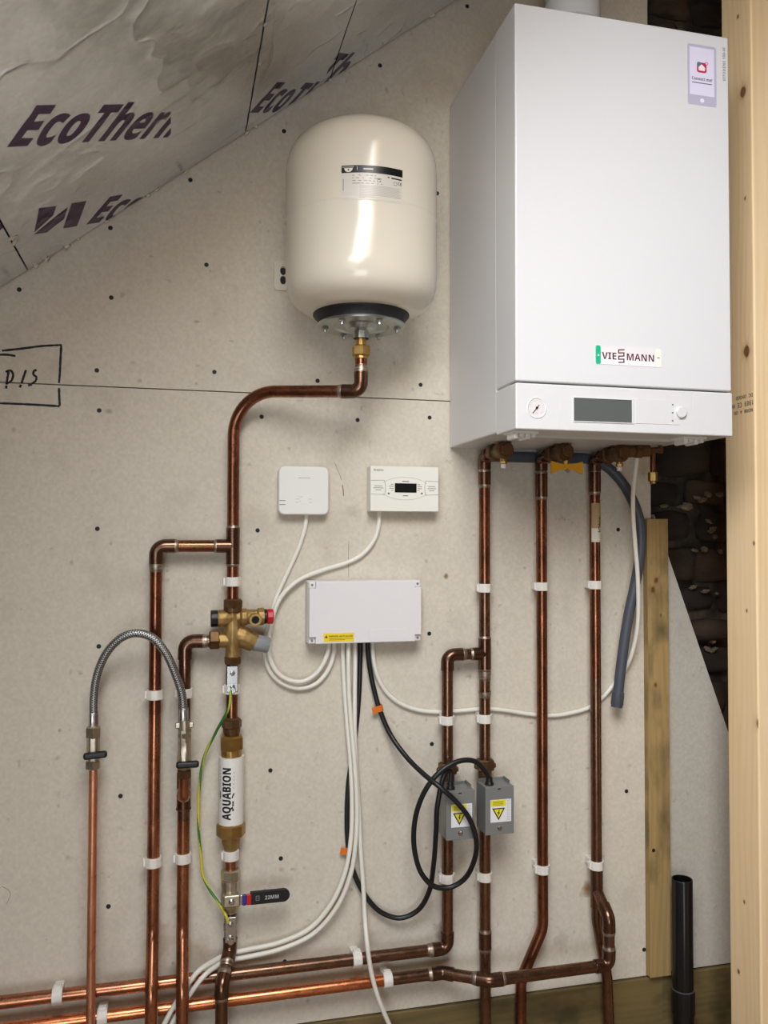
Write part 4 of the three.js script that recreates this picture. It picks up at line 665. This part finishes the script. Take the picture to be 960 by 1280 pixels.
for (const [x, px, py, l] of [
  [X3, 601, 735, 'white plastic clip on the pipe below the boiler\'s first valve, level with the wiring box'], [X4, 675, 733, 'white plastic clip halfway up the pipe below the yellow gas tap'], [X5, 741, 731, 'white plastic clip on the pipe under the paper tag'],
  [X2, 557, 900, 'white plastic clip on the looped branch pipe above the left grey actuator'], [X3, 604, 898, 'white plastic clip above the right grey actuator'], [X2, 558, 1097, 'white plastic clip below the left grey actuator, inside the black cable loop'], [X3, 605, 1095, 'white plastic clip below the right grey actuator'],
  [X4, 675, 1086, 'white plastic clip low on the pipe below the yellow gas tap'], [X5, 743, 1081, 'white plastic clip just above the tee with a soldered side loop'],
  [X1, 194, 868, 'white plastic clip on the tall branch pipe behind the arched hose'], [X229, 232, 866, 'white plastic clip on the pipe behind the hose\'s right leg'], [X290, 291, 727, 'white plastic clip right above the brass valve block'], [X290, 290, 861, 'white plastic clip behind the upper earth clamp'], [X290, 287, 1068.5, 'white plastic clip right under the conditioner'],
  [X1, 190, 1077, 'white plastic clip low on the tall branch pipe'], [X229, 228, 1072, 'white plastic clip on the pipe beside the yellow wire, below the check valve']]) clip(V(x, yOf(px, py), ZP), UP, R22, l);
for (const [y, px, py, l] of [[YH1, 72, 1243, 'white plastic clip on the upper floor-level pipe, left of the thin copper pipe'], [YH1, 446, 1198, 'white plastic clip on the upper floor-level pipe, left of the hanging white flex'], [YH2, 128, 1272, 'white plastic clip on the lower bright copper pipe, beside the thin copper pipe'], [YH2, 484, 1228, 'white plastic clip on the lower floor-level pipe, right of the hanging white flex']]) clip(V(xOf(px, py), y, ZP), RIGHT, R22, l);
// ---------------------------------------------------------------- control boxes
{ // receiver
  const z = 0.028, a = W(348.5, 583, z), b = W(411, 644, z), g = thing('wireless_receiver', 'square white wireless receiver with rounded corners on the wall', 'control box');
  const x0 = a.x, x1 = b.x, y0 = (W(380, 643.5, z).y), y1 = W(380, 582.8, z).y, r = 0.013, s = new THREE.Shape(); s.moveTo(x0 + r, y0); s.lineTo(x1 - r, y0); s.quadraticCurveTo(x1, y0, x1, y0 + r); s.lineTo(x1, y1 - r); s.quadraticCurveTo(x1, y1, x1 - r, y1); s.lineTo(x0 + r, y1); s.quadraticCurveTo(x0, y1, x0, y1 - r); s.lineTo(x0, y0 + r); s.quadraticCurveTo(x0, y0, x0 + r, y0);
  const bev = 0.0035; const cover = part(g, 'cover', new THREE.ExtrudeGeometry(s, { depth: z - 0.008 - 2 * bev, bevelEnabled: true, bevelSize: bev * 0.8, bevelThickness: bev, bevelOffset: -bev * 0.8, bevelSegments: 4, curveSegments: 10 }).translate(0, 0, 0.008 + bev), M.plasticWhite);
  part(g, 'back_plate', box(x0 + 0.004, x1 - 0.004, y0 + 0.004, y1 - 0.004, 0, 0.009, 0.002), M.plasticIvory);
  const cx = (x0 + x1) / 2, cy = (y0 + y1) / 2, gm = std({ color: 0xb9b7b2, roughness: 0.5 }), dm = std({ color: 0x6d6a66, roughness: 0.5 });
  part(cover, 'lettering', box(cx - 0.011, cx + 0.012, cy + 0.023, cy + 0.0245, z - 0.0003, z + 0.0002, 0), gm);
  part(cover, 'button', [box(cx - 0.006, cx + 0.006, cy - 0.0245, cy - 0.013, z - 0.0005, z + 0.0006, 0.0003).clone()], M.plasticIvory); part(cover, 'marking', [[-0.012, -0.016], [0.012, -0.016], [-0.013, -0.0225], [0.013, -0.0225], [-0.005, -0.012], [-0.005, -0.0205]].map(([u, v]) => box(cx + u - 0.003, cx + u + 0.003, cy + v - 0.0004, cy + v + 0.0004, z - 0.0003, z + 0.0002, 0)), gm);
  part(cover, 'light_slot', [-0.0195, -0.027].map((v) => box(x0 + 0.0015, x0 + 0.013, cy + v - 0.0006, cy + v + 0.0006, z - 0.0005, z + 0.0002, 0)), dm); settle(g);
}
{ // programmer
  const z = 0.036, x0 = W(463, 610, z).x, x1 = W(548.5, 610, z).x, y0 = W(505, 639.5, z).y, y1 = W(505, 583, z).y, g = thing('heating_programmer', 'white rectangular heating programmer with dark display above the wiring box', 'control box'), w = x1 - x0, h = y1 - y0;
  const face = canvasTexture(900, 580, (q, W2, H2) => {
    q.fillStyle = '#edece3'; q.fillRect(0, 0, W2, H2); q.fillStyle = '#4a4945'; q.font = 'bold 34px sans-serif'; q.fillText('Drayton', 34, 58);
    q.strokeStyle = '#a9a79d'; q.lineWidth = 4; q.beginPath(); q.ellipse(450, 285, 330, 148, 0, Math.PI * 1.15, Math.PI * 1.85); q.stroke(); q.beginPath(); q.ellipse(450, 285, 330, 148, 0, Math.PI * 0.15, Math.PI * 0.85); q.stroke();
    q.strokeStyle = '#77756e'; q.lineWidth = 5; q.beginPath(); q.moveTo(0, 186); q.lineTo(176, 180); q.quadraticCurveTo(206, 270, 180, 368); q.lineTo(0, 362); q.stroke(); q.beginPath(); q.moveTo(900, 186); q.lineTo(728, 180); q.quadraticCurveTo(706, 270, 726, 368); q.lineTo(900, 362); q.stroke();
    q.fillStyle = '#1f2526'; q.fillRect(318, 218, 284, 118); q.fillStyle = '#3a3f3e'; q.beginPath(); q.arc(234, 352, 12, 0, 7); q.arc(676, 346, 12, 0, 7); q.fill();
    q.fillStyle = '#8d8b84'; for (const [x, y, l] of [[46, 250, 104], [30, 276, 136], [58, 302, 80], [762, 250, 96], [756, 276, 110], [776, 302, 70], [262, 226, 36], [240, 252, 60], [244, 278, 56], [266, 304, 32], [618, 226, 36], [618, 252, 60], [618, 278, 56], [618, 304, 28]]) q.fillRect(x, y, l, 9); q.fillStyle = '#5b5953'; q.fillRect(412, 186, 92, 10); q.fillRect(424, 374, 68, 10);
  });
  part(g, 'housing', box(x0, x1, y0, y1, 0.006, z - 0.0008, 0.002), M.plasticIvory); part(g, 'back_plate', box(x0 + 0.003, x1 - 0.003, y0 + 0.003, y1 - 0.003, 0, 0.007, 0), M.plasticLilac);
  part(g, 'fascia', box(x0 + 0.001, x1 - 0.001, y0 + 0.001, y1 - 0.001, z - 0.0012, z, 0), std({ map: face, roughness: 0.42 }));
  part(g, 'display', box(x0 + w * 0.352, x0 + w * 0.67, y0 + h * 0.42, y0 + h * 0.625, z - 0.0005, z + 0.0004, 0), std({ color: 0x171c1d, roughness: 0.15 }), 'dark liquid crystal display'); settle(g);
}
{ // wiring centre
  const z = 0.046, x0 = W(386.5, 765, z).x, x1 = W(526.8, 765, z).x, y0 = W(456, 803.5, z).y, y1 = W(456, 726.5, z).y, g = thing('wiring_box', 'wide white wiring box with yellow warning label and corner screws', 'junction box'), n = 0.0125;
  part(g, 'base', box(x0 - 0.001, x1 + 0.001, y0 - 0.001, y1 + 0.001, 0, z - 0.013, 0.003), M.plasticLilac);
  const s = [[x0 + n, y0], [x1 - n, y0], [x1 - n, y0 + n], [x1, y0 + n], [x1, y1 - n], [x1 - n, y1 - n], [x1 - n, y1], [x0 + n, y1], [x0 + n, y1 - n], [x0, y1 - n], [x0, y0 + n], [x0 + n, y0 + n]];
  const sh = new THREE.Shape(s.map(([x, y]) => new THREE.Vector2(x, y)));
  const lid = part(g, 'lid', new THREE.ExtrudeGeometry(sh, { depth: 0.009, bevelEnabled: true, bevelSize: 0.0012, bevelThickness: 0.0016, bevelOffset: -0.0012, bevelSegments: 2 }).translate(0, 0, z - 0.0106), M.plasticLilac);
  for (const [cx, cy] of [[x0 + n / 2, y0 + n / 2], [x1 - n / 2, y0 + n / 2], [x0 + n / 2, y1 - n / 2], [x1 - n / 2, y1 - n / 2]]) { part(g, 'corner', box(cx - n / 2, cx + n / 2, cy - n / 2, cy + n / 2, z - 0.013, z - 0.006, 0.002), M.plasticLilac); part(g, 'screw', rod(V(cx, cy, z - 0.007), V(cx, cy, z - 0.0045), 0.0024, 12), M.greyMetal); }
  const wt = canvasTexture(512, 132, (q, W2, H2) => { q.fillStyle = '#efd21d'; q.fillRect(0, 0, W2, H2); q.fillStyle = '#26220f'; q.beginPath(); q.moveTo(44, 22); q.lineTo(72, 70); q.lineTo(16, 70); q.fill(); q.fillStyle = '#efd21d'; q.fillRect(42, 38, 5, 18); q.fillStyle = '#26220f'; q.font = 'bold 40px sans-serif'; q.fillText('WARNING', 90, 60, 160); q.fillText('MULTI VOLTAGE', 264, 60, 230); q.fillStyle = '#8a7a18'; q.fillRect(90, 78, 400, 9); q.fillRect(90, 98, 270, 9); });
  const a = W(404.5, 792, z), b = W(442.5, 801.5, z); sticker(lid, 'warning_label', a.x, b.x, b.y, a.y, z - 0.0001, wt, { label: 'yellow warning label' });
  const p = W(461, 787, z), q = W(507, 797, z); part(lid, 'name_panel', box(p.x, q.x, q.y, p.y, z - 0.001, z + 0.0003, 0.0003), M.plasticLilac); settle(g);
}
const BOX_LOW = W(456, 803.5, 0.046).y - 0.0012;
// ---------------------------------------------------------------- zone valve actuators
function actuator(L, T, Rr, B, x, label) {
  const zb = 0.056, zf = 0.106, a = W(L, T, zf), b = W(Rr, B, zf), g = thing('zone_valve', label, 'valve'), x0 = a.x, x1 = b.x, y1 = a.y, y0 = b.y;
  part(g, 'valve_body', [latheC([[0, -0.028], [0.0125, -0.028], [0.0165, -0.016], [0.0165, 0.016], [0.0125, 0.028], [0, 0.028]], V(x, (y0 + y1) / 2, ZP), UP, 24), rod(V(x, (y0 + y1) / 2, ZP), V(x, (y0 + y1) / 2, zb), 0.012, 16)], M.brassDull);
  const yn = y1 + 0.012; part(g, 'upper_nut', [hex(V(x, yn, ZP), V(x, yn + 0.022, ZP), 0.0185), box(x - 0.022, x + 0.022, yn + 0.004, yn + 0.014, ZP - 0.004, ZP + 0.006, 0.003).clone(), rod(V(x, yn + 0.002, ZP), V(x, y1 - 0.03, ZP), 0.0135, 18)], M.brassDull);
  part(g, 'housing', box(x0, x1, y0, y1, zb, zf - 0.0012, 0.002), M.greyMetal);
  const cover = part(g, 'cover', box(x0, x1, y0, y1, zf - 0.0012, zf, 0.0005), M.greyMetal);
  part(g, 'end_plate', [box(x0 + 0.002, x1 - 0.001, y1 - 0.001, y1 + 0.0035, zb + 0.001, zb + 0.003, 0).clone(), box(x1 - 0.003, x1 - 0.001, y1 - 0.001, y1 + 0.006, zb + 0.004, zb + 0.034, 0.0008).clone()], M.greyMetal);
  part(cover, 'slot', box((x0 + x1) / 2 - 0.004, (x0 + x1) / 2 + 0.002, y1 - 0.0055, y1 - 0.0035, zf - 0.0004, zf + 0.0002, 0), M.hole);
  const t = canvasTexture(300, 340, (q, w, h) => { q.fillStyle = '#e3e3e6'; q.fillRect(0, 0, w, h); q.fillStyle = '#e8dc2a'; q.fillRect(6, 6, 216, 96); q.fillStyle = '#8a8420'; for (let y = 24; y < 86; y += 18) q.fillRect(36, y, 150, 8); q.fillStyle = '#161616'; q.beginPath(); q.moveTo(24, 128); q.lineTo(210, 128); q.lineTo(117, 312); q.fill(); q.fillStyle = '#e8dc2a'; q.beginPath(); q.moveTo(50, 144); q.lineTo(184, 144); q.lineTo(117, 276); q.fill(); q.fillStyle = '#161616'; q.beginPath(); q.moveTo(126, 152); q.lineTo(98, 204); q.lineTo(114, 204); q.lineTo(104, 256); q.lineTo(138, 192); q.lineTo(120, 192); q.lineTo(136, 152); q.fill(); q.fillStyle = '#bdbdc4'; for (let y = 20; y < 320; y += 22) q.fillRect(236, y, 44, 8); });
  const w = x1 - x0, h = y1 - y0; sticker(cover, 'warning_label', x0 + w * 0.17, x0 + w * 0.9, y0 + h * 0.26, y0 + h * 0.73, zf, t, { label: 'white and yellow electrical warning label' });
  part(cover, 'screw', latheC([[0, 0.0028], [0.003, 0.0025], [0.0046, 0.001], [0.005, 0], [0, 0]], V(x0 + w * 0.5, y0 + h * 0.135, zf), OUT, 16), M.steel);
  const gp = V(x0 + w * 0.24, y1, zf - 0.016); part(g, 'cable_gland', latheC([[0.0085, 0], [0.0085, 0.003], [0.0065, 0.006], [0.006, 0.014], [0, 0.014]], gp, UP, 18), M.black); settle(g); return gp;
}
const G1 = actuator(557.8, 990, 593.6, 1048, X2, 'grey metal zone valve actuator on the left branch pipe, crossed by the black flex');
const G2 = actuator(606.9, 984.5, 642.4, 1041.5, X3, 'grey metal zone valve actuator on the right-hand pipe, its label uncovered');
// ---------------------------------------------------------------- cables
const RW = 0.0044, RB = 0.0049;
function cable(pts, r, m, label, n) { for (const e of [pts[0], pts[pts.length - 1]]) if (e.x > 0.27 && e.x < 0.42 && Math.abs(e.y - BOX_LOW) < 0.02) e.y = BOX_LOW; return single('cable', sweep(smooth(pts, n ?? pts.length * 14), r, 12), m, label, 'cable'); }
const up1 = (v, d) => v.clone().add(V(0, d, 0));
cable(px3([[383, 640, 0.006], [382, 655, 0.007], [375, 680, 0.007], [361, 712, 0.007], [346, 745, 0.007], [337, 775, 0.007], [331, 800, 0.007], [331, 822, 0.007], [340, 843, 0.007], [356, 856, 0.008], [376, 860.5, 0.008], [396, 854, 0.008], [411, 836, 0.008], [417.5, 815, 0.01], [418, 800, 0.014]]), RW, M.cableWhite, 'white flex from the square receiver, outer of two looping under the wiring box');
cable(px3([[474, 636, 0.008], [473.5, 655, 0.008], [468, 674, 0.008], [454, 692, 0.008], [434, 703, 0.008], [405, 712, 0.009], [379, 722, 0.013], [360, 736, 0.017], [348, 752, 0.018], [340, 775, 0.0175], [336, 800, 0.0175], [337, 822, 0.0175], [347, 841, 0.0175], [361, 850, 0.0175], [377, 852, 0.0175], [393, 844, 0.0175], [405, 828, 0.018], [410.5, 812, 0.018], [411, 800, 0.02]]), RW, M.cableWhite, 'white flex from the heating programmer, inner of two looping under the wiring box');
cable(px3([[428.5, 800, 0.014], [428.5, 820, 0.012], [430.5, 860, 0.01], [434, 905, 0.012], [438, 950, 0.016], [440, 1000, 0.018], [439, 1045, 0.02], [432, 1088, 0.022], [415, 1128, 0.02], [388, 1160, 0.017], [350, 1178, 0.0155], [310, 1187, 0.0155], [284, 1193, 0.017], [266, 1202, 0.036], [248, 1214, 0.056], [230, 1238, 0.056], [215, 1262, 0.056], [196, 1300, 0.054], [170, 1370, 0.06], [150, 1440, 0.066]]).concat([V(-0.16, 0.006, 0.09)]), RW, M.cableWhite, 'white flex from the wiring box sweeping left above its twin to the lower left');
cable(px3([[436, 800, 0.02], [435.5, 820, 0.022], [436, 860, 0.022], [439, 905, 0.024], [443, 950, 0.028], [446, 1000, 0.03], [445, 1048, 0.032], [438, 1094, 0.032], [421, 1134, 0.026], [392, 1167, 0.018], [352, 1186, 0.0155], [310, 1196, 0.0155], [284, 1201, 0.018], [270, 1208, 0.04], [254, 1221, 0.058], [234, 1248, 0.058], [220, 1271, 0.058], [202, 1306, 0.056], [178, 1374, 0.062], [158, 1444, 0.07]]).concat([V(-0.145, 0.006, 0.1)]), RW, M.cableWhite, 'white flex from the wiring box sweeping left beneath its twin to the lower left');
cable(px3([[444, 800, 0.012], [444, 825, 0.01], [443.5, 870, 0.016], [443.5, 920, 0.017], [446, 970, 0.0165], [449, 1020, 0.0165], [451, 1065, 0.0185], [454, 1105, 0.022], [456, 1145, 0.03], [459, 1180, 0.053], [464, 1215, 0.056], [473, 1248, 0.056], [488, 1284, 0.05], [500, 1310, 0.04], [512, 1380, 0.04]]).concat([V(0.45, 0.006, 0.05)]), RW, M.cableWhite, 'white flex hanging from the wiring box straight down past the floor-level pipes');
cable(px3([[450.5, 800, 0.014], [450, 830, 0.008], [448.5, 870, 0.007], [445, 910, 0.006], [440.5, 945, 0.006], [436, 975, 0.006], [434, 1005, 0.006], [434, 1040, 0.006], [437, 1070, 0.007], [444, 1095, 0.009], [457, 1120, 0.012], [476, 1140, 0.016], [500, 1147.5, 0.022], [522, 1138, 0.03], [536, 1115, 0.045], [542, 1080, 0.062], [545, 1040, 0.084], [547, 1005, 0.096]]).concat([up1(G1, 0.03).add(V(-0.009, 0.002, 0)), up1(G1, 0.034), up1(G1, 0.012)]), RB, M.cableBlack, 'black flex drooping from the wiring box to the left grey actuator', 320);
cable(px3([[459.5, 800, 0.016], [461, 825, 0.012], [466, 855, 0.01], [474, 885, 0.012], [488, 918, 0.02], [508, 946, 0.05], [530, 968, 0.09], [550, 984, 0.118], [570, 1002, 0.122], [587, 1024, 0.122], [595.5, 1052, 0.118], [592, 1078, 0.1], [580, 1099, 0.08], [563, 1109, 0.072], [543, 1108, 0.07], [527, 1092, 0.068], [518, 1062, 0.07], [518, 1030, 0.078], [525, 1002, 0.09], [538, 978, 0.1], [556, 960, 0.102], [578, 950.5, 0.1], [594, 952, 0.098], [605, 962, 0.096]]).concat([up1(G2, 0.012)]), RB, M.cableBlack, 'black flex coiled in a loop before reaching the right grey actuator', 340);
cable(px3([[465.5, 800, 0.012], [467, 825, 0.009], [473, 848, 0.007], [483, 865, 0.006], [498, 878, 0.006], [520, 887, 0.006], [548, 890, 0.006], [580, 888, 0.006], [606, 886, 0.006], [632, 888, 0.006], [660, 892.5, 0.006], [690, 894.5, 0.006], [715, 891, 0.006], [737, 884, 0.006], [755, 870, 0.006], [769, 853, 0.006], [780, 839, 0.0085], [789, 820, 0.02], [796, 790, 0.036], [798, 755, 0.05], [797, 718, 0.06], [794, 680, 0.068], [791.5, 645, 0.078], [791.5, 615, 0.092], [794, 590, 0.105], [796.5, 566, 0.115]]).concat([W(796.5, 552, 0.12).setY(BY0 + 0.0115)]), RW, M.cableWhite, 'white flex running behind the copper pipes and up beside the grey hose to the boiler', 320);
for (const [px, py, z, r, l] of [[474.5, 885, 0.012, 0.25, 'small orange tag on the black flex under the wiring box'], [435, 1064, 0.007, -0.2, 'small orange tag low on the drooping black flex']]) {
  const p = W(px, py, z), g = thing('cable_tag', l, 'tag'); const sl = part(g, 'sleeve', latheC([[RB + 0.0003, -0.006], [RB + 0.0016, -0.006], [RB + 0.0016, 0.006], [RB + 0.0003, 0.006]], p, V(0.35 * Math.sign(r), -1, 0), 16), M.orange);
  const f = box(-0.016, -0.003, -0.006, 0.006, RB - 0.001, RB + 0.0004, 0).applyMatrix4(new THREE.Matrix4().makeRotationZ(r * 1.2)).translate(p.x, p.y, p.z); part(g, 'flag', f, M.orange); settle(g);
}
// ---------------------------------------------------------------- condensate hose, standpipe
{
  const g = thing('condensate_hose', 'grey plastic condensate hose curving down from under the boiler', 'hose');
  const pts = smooth(px3([[612, 566, 0.0122], [640, 566, 0.0122], [672, 566, 0.0122], [705, 568, 0.0122], [735, 573, 0.0124], [758, 583, 0.015], [776, 601, 0.024], [790, 624, 0.033], [799, 650, 0.036], [801, 676, 0.036], [798.5, 705, 0.036], [792.5, 737, 0.035], [786.5, 765, 0.034], [780, 805, 0.033], [775.5, 840, 0.033], [772.5, 868, 0.033]]).map((p) => { p.y = Math.min(p.y, BY0 - 0.012); return p; }), 150);
  part(g, 'hose', sweep(pts, 0.0106, 18), M.greyHose); const e = pts[pts.length - 1], d = e.clone().sub(pts[pts.length - 4]).normalize();
  part(g, 'end_socket', latheC([[0.0104, -0.006], [0.0122, -0.004], [0.0126, 0.02], [0.0116, 0.022], [0.0116, 0.026], [0.0098, 0.026], [0.0098, 0.004], [0, 0.004]], e, d, 24), M.greyHose); settle(g);
}
{
  const g = thing('standpipe', 'black plastic standpipe with open top and lower elbow beside the batten', 'pipe'), z = 0.05, x = W(853, 1150, z).x, yt = W(853, 1098, z).y, yc = W(855, 1237, z).y, r = 0.0208;
  part(g, 'pipe', latheC([[r - 0.0025, -0.2], [r - 0.0025, -0.001], [r - 0.0015, 0], [r - 0.0004, -0.0004], [r, -0.001], [r, yc - yt]], V(x, yt, z), UP, 36), M.blackPipe);
  part(g, 'collar', latheC([[r, 0.003], [r + 0.0024, 0.002], [r + 0.0026, -0.002], [r + 0.0026, -0.045], [r, -0.046]], V(x, yc, z), UP, 36), M.blackPipe);
  part(g, 'seal_lip', latheC([[r + 0.0002, 0.004], [r + 0.0022, 0.004], [r + 0.0022, 0.002], [r + 0.0002, 0.002]], V(x, yc, z), UP, 36), std({ color: 0x4a4b4e, roughness: 0.5 }));
  part(g, 'elbow', sweep(subdivide(fillet([V(x, yc - 0.045, z), V(x, yc - 0.1, z), V(x + 0.09, yc - 0.12, z + 0.03)], 0.04), 0.02), r + 0.0006, 28), M.blackPipe); settle(g);
}
// ---------------------------------------------------------------- timbers
{
  const zf = 0.018, x0 = W(810.8, 900, zf).x, x1 = W(837, 900, zf).x, yt = W(822, 648.5, zf).y, yb = W(820, 1222, zf).y, kn = [];
  for (const [px, py, s] of [[816, 738, 0.0045], [820, 726, 0.004], [819, 857, 0.003], [826, 770, 0.002]]) { const p = W(px, py, zf); kn.push([p.x, p.y, s]); }
  const tm = timber(1.2, 2.0, { light: [176, 148, 98], dark: [128, 104, 64], seed: 260, blotch: 0.5, knots: kn });
  const g = thing('timber_batten', 'rough greenish timber batten fixed upright over the plasterboard edge', 'timber');
  part(g, 'wood', planarUV(box(x0, x1, yb, yt, 0, zf, 0.0012)), tm); for (const py of [1063]) { const p = W(817, py, zf); part(g, 'screw_hole', rod(V(p.x, p.y, zf - 0.001), V(p.x, p.y, zf + 0.0003), 0.004, 12), M.hole); } settle(g);
}
{
  const x0 = 1.06, z0 = 0.1474, z1 = 0.2377, kn = [];
  const hit = (px, py) => { const d = ray(px, py), t = x0 / d.x; return [EYE_Z + d.z * t, EYE_Y + d.y * t]; };
  for (const [px, py, s] of [[928.5, 116, 0.0075], [933, 440, 0.008], [949, 906, 0.0075], [922, 22, 0.0025], [931, 249, 0.002], [942, 680, 0.0025], [933, 764, 0.002], [923, 1215, 0.003], [955, 1135, 0.003], [930, 1128, 0.002]]) { const [z, y] = hit(px, py); kn.push([z, y, s]); }
  const tm = timber(0.6, 3.2, { light: [246, 220, 178], dark: [224, 186, 134], seed: 281, knots: kn, rough: 0.6 });
  const g = thing('timber_stud', 'pale planed pine stud standing beside the boiler with an inked grade stamp', 'timber');
  part(g, 'wood', planarUV(box(x0, x0 + 0.06, 0, 2.98, z0, z1, 0.004, 3)), tm);
  const t = canvasTexture(420, 300, (q, w, h) => { q.clearRect(0, 0, w, h); q.translate(w, h); q.rotate(Math.PI); q.fillStyle = '#2a1c14'; q.textBaseline = 'middle'; q.font = 'bold 62px monospace'; q.fillText('NORM 4 ON', 20, 50, 380); q.font = 'bold 84px monospace'; q.fillText('1989 CE HO', 4, 146, 410); q.font = 'bold 62px monospace'; q.fillText('DC OHOOD', 20, 244, 330); });
  const [za, ya] = hit(942.5, 488), [zb, yb] = hit(913, 521); const pl = new THREE.PlaneGeometry(za - zb, 0.044).rotateY(-Math.PI / 2).translate(x0 - 0.0002, (ya + yb) / 2 - 0.001, (za + zb) / 2);
  part(g, 'grade_stamp', pl, std({ map: t, transparent: true, roughness: 0.7 }), 'inked grade stamp'); settle(g);
}
scene.traverse((o) => { if (o.isMesh) { o.castShadow = true; o.receiveShadow = true; } });
renderer.render(scene, camera);
